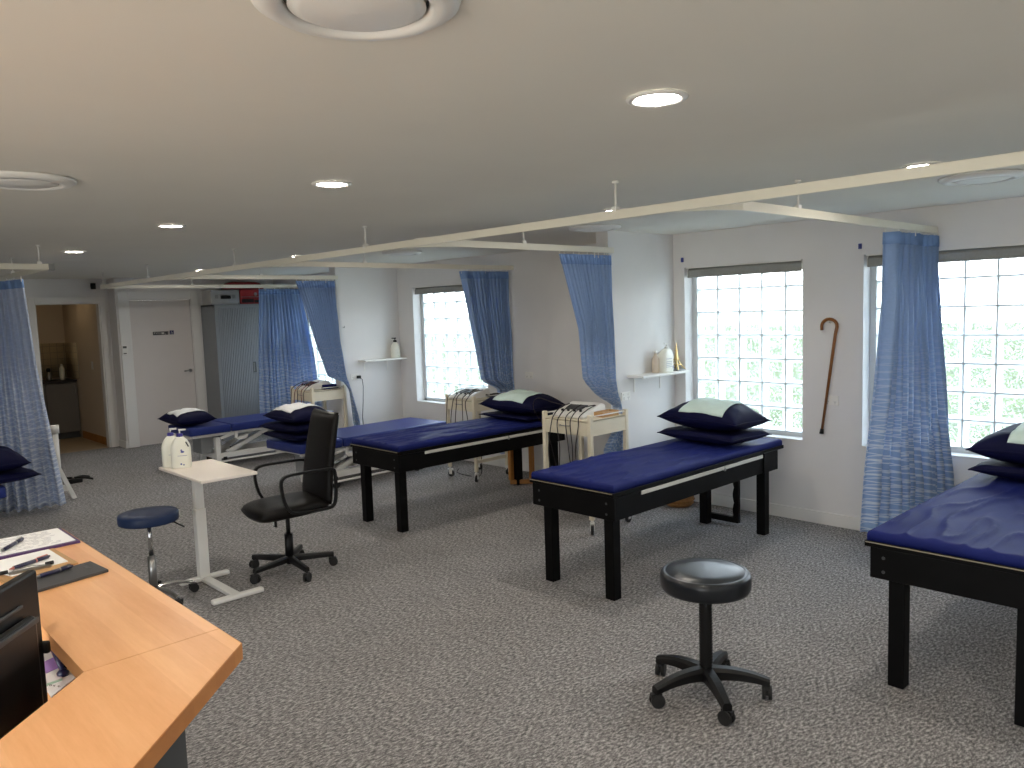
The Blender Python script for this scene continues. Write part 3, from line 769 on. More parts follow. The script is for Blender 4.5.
# ---------------------------------------------------------------- white hydraulic couches
def rounded_pad(mb, x0, x1, y0, y1, z0, z1, r=.03):
    def ring(i, z):
        pts = []
        for cx, cy, a0 in ((x1 - r, y1 - r, 0), (x0 + r, y1 - r, 90), (x0 + r, y0 + r, 180), (x1 - r, y0 + r, 270)):
            for k in range(6):
                a = math.radians(a0 + 18 * k); pts.append((cx + (r - i) * math.cos(a), cy + (r - i) * math.sin(a), z))
        return pts
    s = .018
    return mb.loft([ring(.01, z0), ring(0, z0 + .008), ring(0, z1 - s), ring(s * .3, z1 - s * .3), ring(s, z1)])
def make_couch():
    t = thing('hydraulic_couch', '', 'treatment couch', (0, 0, 0), 0, 'white-framed hydraulic couches')
    rounded_pad(MB(), 0, .50, 0, .68, .425, .515).build('head_pad', M_vinyl, t)
    rounded_pad(MB(), .51, 1.93, 0, .68, .425, .515).build('body_pad', M_vinyl, t)
    w = MB()
    for y in (.09, .55): w.box(.06, 1.85, y, y + .04, .382, .42)
    for x in (.1, .47, .55, 1.2, 1.8): w.box(x, x + .04, .13, .55, .385, .418)
    w.build('top_frame', M_white, t, bevel=.004)
    w = MB()
    for y in (.1, .52): w.box(.34, 1.62, y, y + .05, .10, .165)
    for x in (.34, 1.57): w.box(x, x + .05, .15, .52, .10, .165)
    w.build('base_frame', M_white, t, bevel=.004)
    for x, y in ((.33, .085), (.33, .525), (1.565, .085), (1.565, .525)):
        f = MB().box(x, x + .06, y, y + .06, .015, .20 if x > 1 else .36).build('foot', M_white, t, bevel=.005)
        MB().cyl((x + .03, y + .03, 0), (x + .03, y + .03, .015), .026, n=14).build('glide', M_rubber, f)
    for y in (.19, .46):
        MB().bar((.5, y, .15), (1.08, y, .385), .03, .05).build('lift_arm', M_white, t, bevel=.003)
        MB().bar((1.5, y, .15), (1.12, y, .385), .03, .05).build('lift_arm', M_white, t, bevel=.003)
    MB().box(.20, .34, .2, .46, .17, .37).build('motor_box', M_grey, t, bevel=.01)
    w = MB(); w.cyl((.62, .325, .17), (.95, .325, .28), .03); w.cyl((.95, .325, .28), (1.15, .325, .36), .018); w.build('lift_piston', M_steel, t)
    w = MB(); w.tube([(.58, .07, .41), (.58, .07, .34), (.60, .07, .325), (.70, .07, .325), (.71, .07, .34), (.71, .07, .36)], 0, prof=[(-.012, -.018), (.012, -.018), (.012, .018), (-.012, .018)]); w.build('crank_hook', M_white, t)
    MB().bar((.39, .08, .35), (.58, .08, .395), .02, .03).build('brace', M_white, t)
    MB().tube([(.36, .04, .075), (1.0, .02, .075), (1.6, .04, .075)], .012, 8).build('foot_bar', M_white, t)
    for x in (.43, 1.5):
        for y in (.06, .56):
            w = MB(); w.box(x - .02, x + .02, y, y + .02, .06, .12); w.cyl((x, y - .006, .04), (x, y + .026, .04), .04, n=16); w.build('caster', M_rubber, t)
    return t
c1 = make_couch(); c1.location = (3.50, 9.13, 0); c1.rotation_euler = (0, 0, .01)
c1['label'] = 'white hydraulic couch with blue vinyl pads nearest the white door'
c2 = dup(c1, (3.73, 6.97, 0), .05, 'white hydraulic couch with blue vinyl pads behind the office chair', 'white-framed hydraulic couches')
c3 = dup(c1, (1.30, 7.87, 0), PI, 'couch with dark pillows cut by the left edge', 'white-framed hydraulic couches')
b = pillow('navy pillow on the couch nearest the white door', (3.64, 9.56, .517), PI / 2, .64, .46, .19, 20.0)
paper_on(b, 'white paper sheet on the pillow nearest the white door', M_paperw, -.62, .42, -.85, .85, .64, .46, .19, 20.0)
pillow('bottom pillow of the three stacked behind the office chair', (3.91, 7.33, .517), PI / 2 + .05, .66, .46, .16, 22.0, cap=.082)
pillow('middle pillow of the three stacked behind the office chair', (3.90, 7.34, .600), PI / 2 + .1, .66, .46, .16, 24.0, cap=.093)
b = pillow('top pillow of the three stacked behind the office chair', (3.92, 7.33, .695), PI / 2, .64, .46, .18, 26.0)
paper_on(b, 'white paper sheet on the pillows behind the office chair', M_paperw, -.60, .60, -.85, .85, .64, .46, .18, 26.0)
pillow('lower dark pillow at the left edge before the pale curtain', (1.28, 7.48, .517), PI / 2 + .1, .66, .46, .15, 30.0, cap=.087)
pillow('upper dark pillow at the left edge before the pale curtain', (1.25, 7.50, .605), PI / 2, .64, .46, .19, 33.0)

# ---------------------------------------------------------------- trolleys
def caster_swivel(mb_f, mb_w, x, y, ang=0.0, r=.035):
    c, s = math.cos(ang), math.sin(ang)
    mb_f.cyl((x, y, .092), (x, y, .11), .012, n=12)
    m = Matrix.Translation((x, y, 0)) @ Matrix.Rotation(ang, 4, 'Z')
    mb_f.box(-.03, .022, -.017, .017, .084, .093, m)
    for q in (-.017, .014): mb_f.box(-.03, .005, q, q + .003, .03, .088, m)
    a = m @ Vector((-.016, -.011, r)); b = m @ Vector((-.016, .011, r)); mb_w.cyl(a, b, r, n=20)
def make_trolley(W, D):
    t = thing('equipment_trolley', '', 'trolley', (0, 0, 0), 0, 'cream equipment trolleys')
    p = .036
    k = 0
    for x, y in ((0, 0), (0, D - p), (W - p, 0), (W - p, D - p)):
        MB().box(x, x + p, y, y + p, .11, .94).build('post', M_cream, t, bevel=.006)
        f = MB(); wv = MB(); caster_swivel(f, wv, x + p / 2, y + p / 2, .7 + k * 1.3); k += 1
        co = f.build('caster', M_white, t); wv.build('wheel', M_rubber, co)
    MB().box(.004, W - .004, .004, D - .004, .772, .782).build('drawer_base', M_cream, t)
    w = MB()
    w.box(.006, W - .006, .006, .02, .775, .895); w.box(.006, W - .006, D - .02, D - .006, .775, .895); w.box(W - .02, W - .006, .02, D - .02, .775, .895)
    w.build('side_panel', M_cream, t, bevel=.002)
    MB().box(.006, W - .006, .006, D - .006, .884, .896).build('tray_top', M_cream, t, bevel=.002)
    d = MB().box(.002, .02, p + .003, D - p - .003, .778, .878).build('drawer', M_cream, t, bevel=.003)
    MB().tube([(.002, D * .5 - .05, .845), (-.016, D * .5 - .05, .843), (-.016, D * .5 + .05, .843), (.002, D * .5 + .05, .845)], .004, 8).build('handle', M_steel, d)
    for a, b in (((p, p / 2, .925), (W - p, p / 2, .925)), ((p, D - p / 2, .925), (W - p, D - p / 2, .925)), ((W - p / 2, p, .925), (W - p / 2, D - p, .925))):
        MB().cyl(a, b, .005, n=8).build('guard_rail', M_white, t)
    for y_ in (p * .5, D - p * .5): MB().box(p, W - p, y_ - p * .25, y_ + p * .25, .20, .235).build('stretcher', M_cream, t)
    return t
tr = make_trolley(.475, .52); tr.location = (4.565, 3.955, 0); tr['label'] = 'cream equipment trolley between the two nearer treatment beds'
GT = 'cream equipment trolleys'
tr2 = dup(tr, (5.25, 6.12, 0), 0, 'cream equipment trolley beside the bright second window', GT); tr2.scale = (1, .9, .95)
tr3 = dup(tr, (4.655, 8.355, 0), 0, 'cream equipment trolley in front of the far blue curtains', GT); tr3.scale = (1, 1, .985)
def console(label, loc, rz, cable_mat, seed):
    """Therapy console: white wedge with a dark control panel and leads that spill over the trolley's front."""
    t = thing('therapy_console', label, 'therapy console', loc, rz, 'therapy consoles on the trolleys')
    w = MB(); W = .30
    prof_ = [(-.16, .0), (.15, .0), (.17, .03), (.16, .085), (.11, .10), (-.15, .035), (-.17, .02)]
    A = [w.v((x, -W / 2, z)) for x, z in prof_]; B = [w.v((x, W / 2, z)) for x, z in prof_]; n = len(prof_)
    w.f(A); w.f(B[::-1])
    for i in range(n): w.f([A[i], A[(i + 1) % n], B[(i + 1) % n], B[i]])
    w.build('housing', M_white, t, bevel=.012, seg=3)
    ang = math.atan2(.065, .26); m = Matrix.Translation((-.03, 0, .069)) @ Matrix.Rotation(-ang, 4, 'Y')
    MB().box(-.04, .06, -.07, .09, -.003, .003, m).build('display', M_dgrey, t)
    for k in range(4):
        c = m @ Vector((-.075, -.09 + k * .06, .0)); d = m @ Vector((-.075, -.09 + k * .06, .012)); MB().cyl(c, d, .011, n=14).build('dial', M_blackpl, t)
    return t
def lead(pts, r, mat, label, seed=0):
    """Smooth cable through points (Catmull-Rom)."""
    P_ = [Vector(p) for p in pts]; P_ = [P_[0]] + P_ + [P_[-1]]; out = []
    for i in range(1, len(P_) - 2):
        for k in range(8):
            s = k / 8; a, b, c, d = P_[i - 1], P_[i], P_[i + 1], P_[i + 2]
            out.append(.5 * ((2 * b) + (c - a) * s + (2 * a - 5 * b + 4 * c - d) * s * s + (3 * b - a - 3 * c + d) * s ** 3))
    out.append(P_[-2]); o0 = out[0].copy()
    o = MB().tube([p for p in out], r, 7).build('lead_cable', mat, origin=tuple(o0))
    return tag(o, label, 'cable', 'leads hanging from the trolleys')
console('white therapy console on the trolley between the nearer beds', (4.76, 4.24, .897), .1, M_cable, 1)
console('white therapy console on the trolley by the second window', (5.42, 6.38, .852), .15, M_cable, 2)
console('white therapy console on the trolley before the far curtains', (4.855, 8.66, .884), -.1, M_redcable, 3)
def leads(cx, cy, zt, n, mat, where, rnd, zend, spread=.3, D=.5):
    for k in range(n):
        y = cy - spread / 2 + spread * k / max(1, n - 1) + rnd.uniform(-.015, .015)
        z1 = zend + rnd.uniform(0, .12)
        lead([(cx + .18 + rnd.uniform(0, .06), y + rnd.uniform(-.04, .04), zt + .09), (cx + .09, y, zt + .074), (cx - .005, y + rnd.uniform(-.02, .02), zt + .022), (cx - .028, y, zt - .05), (cx - .03, y + rnd.uniform(-.04, .04), zt - .25), (cx - .02 + rnd.uniform(-.02, .03), y + rnd.uniform(-.05, .05), z1)],
             .0042, mat if k % 2 else M_cable, 'dark lead draped over the front of ' + where)
rnd = random.Random(5)
leads(4.565, 4.20, .897, 5, M_cable, 'the trolley between the nearer beds', rnd, .35)
leads(5.25, 6.36, .852, 5, M_cable, 'the trolley by the second window', rnd, .25)
leads(4.655, 8.64, .884, 5, M_redcable, 'the trolley before the far curtains', rnd, .5)
def coil(label, loc, mat, seed, n=3, r=.06):
    rd = random.Random(seed); pts = []
    for k in range(n * 14):
        a = k / 14 * 2 * PI; pts.append((rd.uniform(.8, 1.1) * r * math.cos(a) * 1.3, rd.uniform(.8, 1.1) * r * math.sin(a), .006 + .006 * k / 14 + .004 * math.sin(3 * a)))
    o = MB().tube(pts, .005, 6).build('coiled_cable', mat); o.location = loc
    return tag(o, label, 'cable', 'coiled leads on the trolleys')
coil('coiled dark lead on the trolley between the nearer beds', (4.955, 4.25, .897), M_cable, 2)
coil('coiled dark lead on the trolley by the second window', (5.62, 6.22, .852), M_cable, 3, 4, .07)
coil('coiled dark lead on the trolley before the far curtains', (5.02, 8.47, .884), M_cable, 4)
t = thing('wooden_box', 'shallow wooden box on the trolley between the nearer beds', 'box', (4.87, 4.05, .897))
w = MB(); w.box(-.1, .1, -.05, .05, 0, .006)
for bx in ((-.1, .1, -.05, -.042), (-.1, .1, .042, .05), (-.1, -.092, -.042, .042), (.092, .1, -.042, .042)): w.box(*bx, .006, .04)
w.build('tray', M_clipwood, t)
MB().box(-.085, .085, -.036, .036, .006, .028).build('contents', M_bronze, t, bevel=.006)
t = thing('folded_wrap', 'folded blue wrap on the trolley before the far curtains', 'wrap', (4.97, 8.55, .884))
rounded_pad(MB(), -.1, .1, -.12, .1, 0, .03, .02).build('lower_fold', M_navy, t); rounded_pad(MB(), -.09, .09, -.11, .08, .03, .055, .02).build('upper_fold', M_navy, t)
# mains lead from the console towards the bed pillow
lead([(4.80, 4.40, .96), (4.86, 4.62, .97), (4.95, 4.9, .98), (5.05, 5.05, .86), (5.2, 5.02, .6), (5.3, 5.0, .2)], .004, M_cable, 'black lead running from the console to the plump pillow')
lead([(5.5, 6.7, .03), (5.42, 6.64, .012), (5.38, 6.45, .01), (5.46, 6.3, .012), (5.44, 6.25, .25), (5.44, 6.26, .6)], .004, M_cable, 'thin dark lead looping on the carpet under the second trolley')

# ---------------------------------------------------------------- five-star bases
def twin_caster(x, y, ang, r=.027):
    w = MB(); m = Matrix.Translation((x, y, 0)) @ Matrix.Rotation(ang, 4, 'Z')
    for q in (-.02, .008): w.cyl(m @ Vector((0, q, r)), m @ Vector((0, q + .014, r)), r, n=18)
    w.cyl(m @ Vector((0, -.008, r)), m @ Vector((0, .01, r)), r * .5, n=12)
    w.cyl((x, y, r * 1.2), (x, y, r * 2 + .012), .008, n=10)
    w.box(-.03, .02, -.012, .012, r * 1.5, r * 2.05, m)
    return w
def star_arm(ang, L, z_in, z_out, w_in, w_out, h_in, h_out, curve=.012):
    w = MB(); rings = []
    for k in range(9):
        s = k / 8; x = .02 + (L - .02) * s; z = z_in + (z_out - z_in) * s + curve * math.sin(PI * s); ww = w_in + (w_out - w_in) * s; hh = h_in + (h_out - h_in) * s
        pr = [(-.5, -.5), (.5, -.5), (.5, .2), (.32, .5), (-.32, .5), (-.5, .2)]
        rings.append([(x * math.cos(ang) - a * ww * math.sin(ang), x * math.sin(ang) + a * ww * math.cos(ang), z + b * hh) for a, b in pr])
    return w.loft(rings, smooth=False)

# black swivel stool in front
t = thing('swivel_stool', 'black round swivel stool standing on the open carpet in front', 'stool', (2.974, 1.918, 0))
MB().lathe([(0, .492), (.18, .492), (.193, .497), (.199, .512), (.2, .552), (.197, .568), (.188, .577), (.18, .579), (.176, .576), (.172, .579), (.10, .583), (0, .584)], n=64).build('seat', M_seat, t)
pr = [(.0, .10), (.03, .10)]
for k in range(22):
    z = .115 + k * .0138; pr += [(.031, z), (.026, z + .007)]
pr += [(.03, .42), (.03, .43), (.018, .445), (.014, .455), (.014, .492), (0, .492)]
MB().lathe(pr, n=24).build('column', M_blackpl, t)
MB().cyl((0, 0, .478), (0, 0, .493), .07, n=24).build('seat_plate', M_blackpl, t)
w = MB(); w.tube([(.05, -.05, .484), (.12, -.085, .476), (.15, -.10, .464)], [.005, .006, .007]); w.ball((.157, -.103, .462), .018, .012, .010); w.build('lever', M_blackpl, t)
w = MB(); w.lathe([(.0, .075), (.045, .075), (.048, .09), (.046, .12), (.036, .13), (.0, .13)], n=30); w.build('hub', M_blackpl, t)
for k in range(5):
    a = math.radians(18 + 72 * k - 3)
    star_arm(a, .275, .105, .080, .058, .040, .058, .032, .014).build('base_arm', M_blackpl, t)
    twin_caster(.262 * math.cos(a), .262 * math.sin(a), a + 1.1 + k * .9, .031).build('caster', M_rubber, t)

# navy stool at the left with chrome base
t = thing('padded_stool', 'navy padded stool with chrome column behind the desk', 'stool', (1.668, 5.125, 0))
MB().lathe([(0, .515), (.165, .515), (.176, .52), (.178, .53), (.178, .565), (.172, .575), (.10, .578), (0, .578)], n=56).build('seat', M_teal, t)
MB().box(.168, .1795, -.05, -.03, .53, .565).build('tag', M_white, t)
w = MB(); w.cyl((0, 0, .08), (0, 0, .30), .025, n=24); w.build('outer_column', M_steel, t)
w = MB(); w.cyl((0, 0, .30), (0, 0, .515), .014, n=20); w.build('inner_column', M_chrome, t)
w = MB(); w.tube([(.02, -.02, .505), (.13, -.07, .50), (.17, -.085, .47), (.185, -.09, .46)], .005, 8); w.build('lever', M_blackpl, t)
w = MB(); w.lathe([(0, .065), (.032, .065), (.034, .1), (0, .105)], n=24); w.build('hub', M_chrome, t)
for k in range(5):
    a = math.radians(-4 + 72 * k)
    star_arm(a, .25, .088, .066, .034, .022, .028, .018, .014).build('base_arm', M_chrome, t)
    twin_caster(.245 * math.cos(a), .245 * math.sin(a), a + k).build('caster', M_rubber, t)

# ---------------------------------------------------------------- office chair (faces the side table)
t = thing('office_chair', 'black leather office chair with loop armrests beside the side table', 'chair', (2.545, 5.0, 0), -.10)
def superslab(mb, fx, nu=24, nv=24): pass
def cushion(x0, x1, hw, zf, thick, n=22):
    """Upholstered seat: closed grid with rounded plan corners; zf(u,v) gives the top height."""
    mb = MB()
    def pt(a, b, s):
        u, v = 2 * a - 1, 2 * b - 1
        su = u * math.sqrt(max(0, 1 - v * v * .22)); sv = v * math.sqrt(max(0, 1 - u * u * .22))
        k = (max(0, 1 - abs(u) ** 5) ** .4) * (max(0, 1 - abs(v) ** 5) ** .4)
        x = x0 + (x1 - x0) * (su * 1.08 + 1) / 2; y = hw * sv * 1.08
        return Vector((x, y, zf(u, v) - thick / 2 + s * thick / 2 * k))
    for s in (1, -1): mb.grid(lambda a, b: pt(a, b, s), n, n)
    bmesh.ops.remove_doubles(mb.b, verts=mb.b.verts, dist=.0006)
    return mb
zf = lambda u, v: .515 - (.012 * max(0, -u - .35) ** 1.6 * 1.6) + .006 * u
cushion(-.262, .24, .218, zf, .10).build('seat', M_leather, t)
mb = MB()
def bk(a, b, s):
    v = 2 * a - 1; z = .475 + .625 * b
    hw = .235 - .03 * b; k = (max(0, 1 - abs(v) ** 6) ** .4) * (max(0, 1 - abs(2 * b - 1) ** 12) ** .4)
    xc = .225 + .05 * b + .055 * b * b - .012 * math.cos(v * PI / 2)
    return Vector((xc + s * .03 * k, hw * v, z))
for s in (1, -1): mb.grid(lambda a, b: bk(a, b, s), 22, 30)
bmesh.ops.remove_doubles(mb.b, verts=mb.b.verts, dist=.0006)
mb.build('backrest', M_leather, t)
for s in (-1, 1):
    y = .245 * s; c = [(.255, y, .46), (.27, y, .60), (.275, y, .685)]
    pts = [(.06, y * .95, .455), (.19, y, .457), (.235, y, .47), (.255, y, .515), (.262, y, .62), (.258, y, .70), (.235, y, .725), (.15, y, .728), (.02, y, .728), (-.07, y, .724), (-.11, y, .708), (-.125, y, .67), (-.115, y, .58), (-.09, y, .51), (-.05, y, .468), (.06, y * .95, .455)]
    P_ = [Vector(p) for p in pts[:-1]]; out = []; nn = len(P_)
    for i in range(nn):
        for k in range(5):
            q = k / 5; a_, b_, c_, d_ = P_[i - 1], P_[i], P_[(i + 1) % nn], P_[(i + 2) % nn]
            out.append(.5 * ((2 * b_) + (c_ - a_) * q + (2 * a_ - 5 * b_ + 4 * c_ - d_) * q * q + (3 * b_ - a_ - 3 * c_ + d_) * q ** 3))
    MB().tube(out, 0, closed=True, prof=[(-.013, -.009), (.013, -.009), (.013, .009), (-.013, .009)]).build('armrest', M_blackpl, t, bevel=.003)
MB().box(-.09, .10, -.09, .09, .40, .445).build('mechanism', M_blackpl, t, bevel=.01)
w = MB(); w.cyl((0, 0, .10), (0, 0, .27), .029, n=20); w.cyl((0, 0, .27), (0, 0, .40), .015, n=16); w.cyl((0, 0, .055), (0, 0, .10), .024, n=20); w.build('gas_column', M_blackpl, t)
tg = MB().box(-.115, -.10, -.07, -.02, .345, .415).build('tension_knob', M_blackpl, t, bevel=.006); MB().box(-.1165, -.1155, -.05, -.028, .355, .408).build('care_tag', M_paperw, tg)
for k in range(5):
    a = math.radians(-18.5 + 72 * k)
    star_arm(a, .30, .093, .085, .038, .032, .045, .03, 0).build('base_arm', M_blackpl, t)
    twin_caster(.295 * math.cos(a), .295 * math.sin(a), a + .6 * k, .03).build('caster', M_rubber, t)

# ---------------------------------------------------------------- white side table and pump bottles
t = thing('side_table', 'white height-adjustable side table on an H-shaped foot', 'table', (2.05, 5.0, 0))
MB().box(-.165, .205, -.20, .52, .762, .782).build('tabletop', M_tabletop, t, bevel=.005)
MB().box(-.035, .035, .255, .315, .02, .50).build('outer_column', M_white, t, bevel=.006)
MB().box(-.03, .03, .26, .31, .50, .75).build('inner_column', M_white, t, bevel=.005)
MB().box(-.09, .12, -.10, .34, .745, .762).build('support_plate', M_white, t)
for y in (-.235, .285): MB().box(-.165, .175, y - .025, y + .025, 0, .032).build('foot', M_white, t, bevel=.012, seg=3)
MB().box(-.03, .03, -.21, .26, .003, .028).build('foot_bar', M_white, t, bevel=.004)
def pump_bottle(label, loc, rz):
    t = thing('pump_bottle', label, 'bottle', loc, rz, 'white pump bottles')
    def ring(hx, hy, z):
        return [(hx * (abs(math.cos(a)) ** .55) * math.copysign(1, math.cos(a)), hy * (abs(math.sin(a)) ** .55) * math.copysign(1, math.sin(a)), z) for a in [2 * PI * k / 28 for k in range(28)]]
    MB().loft([ring(.058, .036, 0), ring(.064, .040, .008), ring(.064, .040, .13), ring(.060, .039, .155), ring(.045, .034, .185), ring(.028, .026, .205), ring(.02, .02, .212)]).build('body', M_bottle, t)
    MB().lathe([(0, .21), (.021, .21), (.021, .23), (.012, .234), (0, .234)], n=20).build('cap', M_cap, t)
    w = MB(); w.cyl((0, 0, .234), (0, 0, .252), .005, n=10); w.box(-.006, .04, -.008, .008, .252, .262); w.build('pump', M_white, t)
    w = MB(); w.box(.034, .036, -.0415, -.0395, .155, .158)
    w.bar((.036, -.0365, .178), (.052, -.0385, .145), .003, .008, (1, 0, 0)); w.build('handle_slot', M_dgrey, t)
    w = MB(); w.ball((.012, -.0405, .112), .012, .001, .007); w.ball((.006, -.0405, .124), .006, .001, .005); w.box(-.02, .04, -.0408, -.0402, .085, .087); w.ball((.0, -.0405, .03), .006, .001, .006); w.ball((.016, -.0405, .024), .005, .001, .005); w.build('label_print', M_label, t)
pump_bottle('front white pump bottle with violet cap on the side table', (1.985, 5.362, .782), math.radians(-24))
pump_bottle('rear white pump bottle with violet cap on the side table', (1.960, 5.458, .782), math.radians(-20))

# ---------------------------------------------------------------- reception counter
r2 = math.sqrt(.5)
t = thing('reception_counter', 'raised beech reception counter with an angled end', 'counter', (.5, 1.7, 0))
def cpart(poly, z0, z1, name, mat, **k):
    return MB().prism([(x - .5, y - 1.7) for x, y in poly], z0, z1).build(name, mat, t, **k)
SE_o, SE_i = (.667, 1.66), (.396, 1.652)
cpart([(.664, 2.885), (.667, 1.656), (.396, 1.648), (.405, 2.885)], 1.066, 1.1, 'long_top', M_desk)
cpart([(.667, 1.6545), (.666, 1.546), (-.30, .58), (-.49, .77), (.396, 1.6465)], 1.066, 1.1, 'angled_top', M_desk)
ed = MB()
def edge(a, b, nrm):
    a = (a[0] - .5, a[1] - 1.7); b = (b[0] - .5, b[1] - 1.7); e = .0025
    ed.prism([a, b, (b[0] + nrm[0] * e, b[1] + nrm[1] * e), (a[0] + nrm[0] * e, a[1] + nrm[1] * e)], 1.066, 1.0992)
edge((.664, 2.885), (.666, 1.546), (1, 0)); edge((.666, 1.546), (-.30, .58), (r2, -r2)); edge((.405, 2.885), (.664, 2.885), (0, 1))
ed.build('edge_band', M_deskedge, t)
cpart([(.555, 2.84), (.555, 1.585), (-.38, .65), (-.41, .68), (.515, 1.60), (.515, 2.84)], 0, 1.066, 'front_panel', M_dgrey)
cpart([(.515, 2.84), (.515, 1.66), (-.36, .785), (-.85, 1.27), (-.30, 1.82), (-.30, 2.84)], .87, .90, 'lower_desk', M_desk)
cpart([(-.26, 2.84), (.515, 2.84), (.515, 2.80), (-.26, 2.80)], 0, .87, 'end_panel', M_dgrey)
cpart([(.41, 2.86), (.515, 2.86), (.515, 2.84), (.41, 2.84)], .5, 1.066, 'end_post', M_dgrey)

# monitor seen from behind on the lower desk
mdir = Vector((-.66, -.75, 0)).normalized(); mn = Vector((mdir.y, -mdir.x, 0)) * -1
if mn.dot(Vector((0, 0, 0)) - Vector((.3, 1.8, 0))) < 0: mn = -mn
rz = math.atan2(mdir.y, mdir.x)
t = thing('computer_monitor', 'black computer monitor seen from behind at the left edge', 'monitor', (.385, 1.90, .90), rz)
sgn = 1 if (Matrix.Rotation(rz, 3, 'Z') @ Vector((0, 1, 0))).dot(mn) > 0 else -1
def mbx(x0, x1, d0, d1, z0, z1, name, mat, par=None, **k):
    a, b = sorted((d0 * sgn, d1 * sgn)); return MB().box(x0, x1, a, b, z0, z1).build(name, mat, par or t, **k)
mbx(0, .54, -.022, 0, .012, .352, 'back_shell', M_blackpl, bevel=.006)
mbx(.004, .536, -.024, -.022, .017, .348, 'screen', M_black)
mbx(.05, .49, 0, .022, .02, .272, 'rear_housing', M_blackpl, bevel=.012)
mbx(.055, .485, .022, .027, .256, .268, 'vent_slot', M_dgrey, bevel=.002)
mbx(.07, .47, 0, .006, .292, .299, 'vent_slot', M_dgrey, bevel=.002)
mbx(-.006, .008, -.012, .012, .165, .192, 'power_button', M_rubber, bevel=.005)
mbx(.235, .305, .01, .04, .008, .10, 'stand_neck', M_blackpl, bevel=.006)
mbx(.16, .38, -.09, .11, 0, .010, 'stand_foot', M_blackpl, bevel=.004)
# things on the counter
def flat(name, label, cat, poly, z0, z1, mat, group=None, **k):
    cx = sum(p[0] for p in poly) / len(poly); cy = sum(p[1] for p in poly) / len(poly)
    o = MB().prism([(x - cx, y - cy) for x, y in poly], z0 - z0, z1 - z0).build(name, mat, **k); o.location = (cx, cy, z0)
    return tag(o, label, cat, group), (cx, cy, z0)
def under(o, c, poly, z0, z1, name, mat, **k):
    q = MB().prism([(x - c[0], y - c[1]) for x, y in poly], z0 - c[2], z1 - c[2]).build(name, mat, o, **k); return q
fo, fc = flat('document_folder', 'purple-edged folder with printed form near the counter end', 'folder', [(.657, 2.869), (.657, 2.645), (.36, 2.631), (.36, 2.862)], 1.1, 1.107, M_purple)
under(fo, fc, [(.648, 2.866), (.648, 2.660), (.362, 2.648), (.362, 2.860)], 1.107, 1.1085, 'form_sheet', M_paperw)
w = MB(); rd = random.Random(4)
for k in range(13):
    y = 2.845 - k * .014 - fc[1]; x = .62 - fc[0] - rd.uniform(0, .03)
    while x > .42 - fc[0]:
        L = rd.uniform(.012, .05); w.box(x - L, x, y, y + .0025, .0085, .0088); x -= L + rd.uniform(.006, .03)
w.build('printed_lines', M_ink, fo)
fo, fc = flat('clipboard', 'brown hardboard clipboard with white paper and steel clip', 'clipboard', [(.580, 2.632), (.590, 2.415), (.405, 2.375), (.36, 2.555), (.40, 2.615)], 1.1, 1.104, M_clipwood)
under(fo, fc, [(.566, 2.628), (.572, 2.448), (.43, 2.420), (.385, 2.56), (.41, 2.612)], 1.104, 1.1055, 'paper', M_paperw)
w = MB(); w.box(-.04, .06, -.090, -.074, .004, .011); w.tube([(-.035, -.078, .009), (-.02, -.052, .009), (.02, -.050, .009), (.055, -.076, .009)], .0016, 6)
w.build('clip', M_steel, fo, bevel=.004)
w = MB()
for x in (-.052, .058): w.cyl((x - .008, -.07, .011), (x + .012, -.068, .011), .005, n=10)
w.build('clip_grip', M_blackpl, fo)
fo, fc = flat('slate_pad', 'dark grey flat pad lying on the beech counter', 'pad', [(.615, 2.39), (.626, 2.268), (.37, 2.215), (.35, 2.335)], 1.1, 1.108, M_slate, bevel=.002)
under(fo, fc, [(.595, 2.352), (.598, 2.318), (.588, 2.316), (.585, 2.350)], 1.108, 1.1083, 'imprint', M_dgrey)
def pen(label, p0, p1, r=.0055, mat=M_penblue, ring=M_steel):
    a, b = Vector(p0), Vector(p1); L = (b - a).length; rz = math.atan2(b.y - a.y, b.x - a.x)
    t = thing('pen', label, 'pen', p0, rz, 'pens on the counter')
    w = MB(); w.cyl((.012, 0, 0), (L * .62, 0, 0), r, n=14); w.build('barrel', mat, t)
    w = MB(); w.cyl((0, 0, 0), (.012, 0, 0), .0012, r * .85, n=12); w.build('tip', ring, t)
    w = MB(); w.cyl((L * .62, 0, 0), (L * .66, 0, 0), r * 1.05, n=14); w.build('ring', ring, t)
    w = MB(); w.cyl((L * .66, 0, 0), (L * .95, 0, 0), r, n=14); w.cyl((L * .95, 0, 0), (L, 0, 0), r * .5, n=10); w.build('cap', mat, t)
    w = MB(); w.box(L * .68, L * .94, -.0015, .0015, r, r + .002); w.build('pocket_clip', ring, t)
pen('dark pen lying on the printed form of the purple folder', (.455, 2.68, 1.1145), (.535, 2.79, 1.1145))
pen('dark pen with copper grip lying on the white clipboard paper', (.435, 2.47, 1.1115), (.545, 2.523, 1.1115), ring=M_penred)
pen('dark pen resting in front of the steel clip on the slate pad', (.465, 2.325, 1.1145), (.562, 2.357, 1.1145))
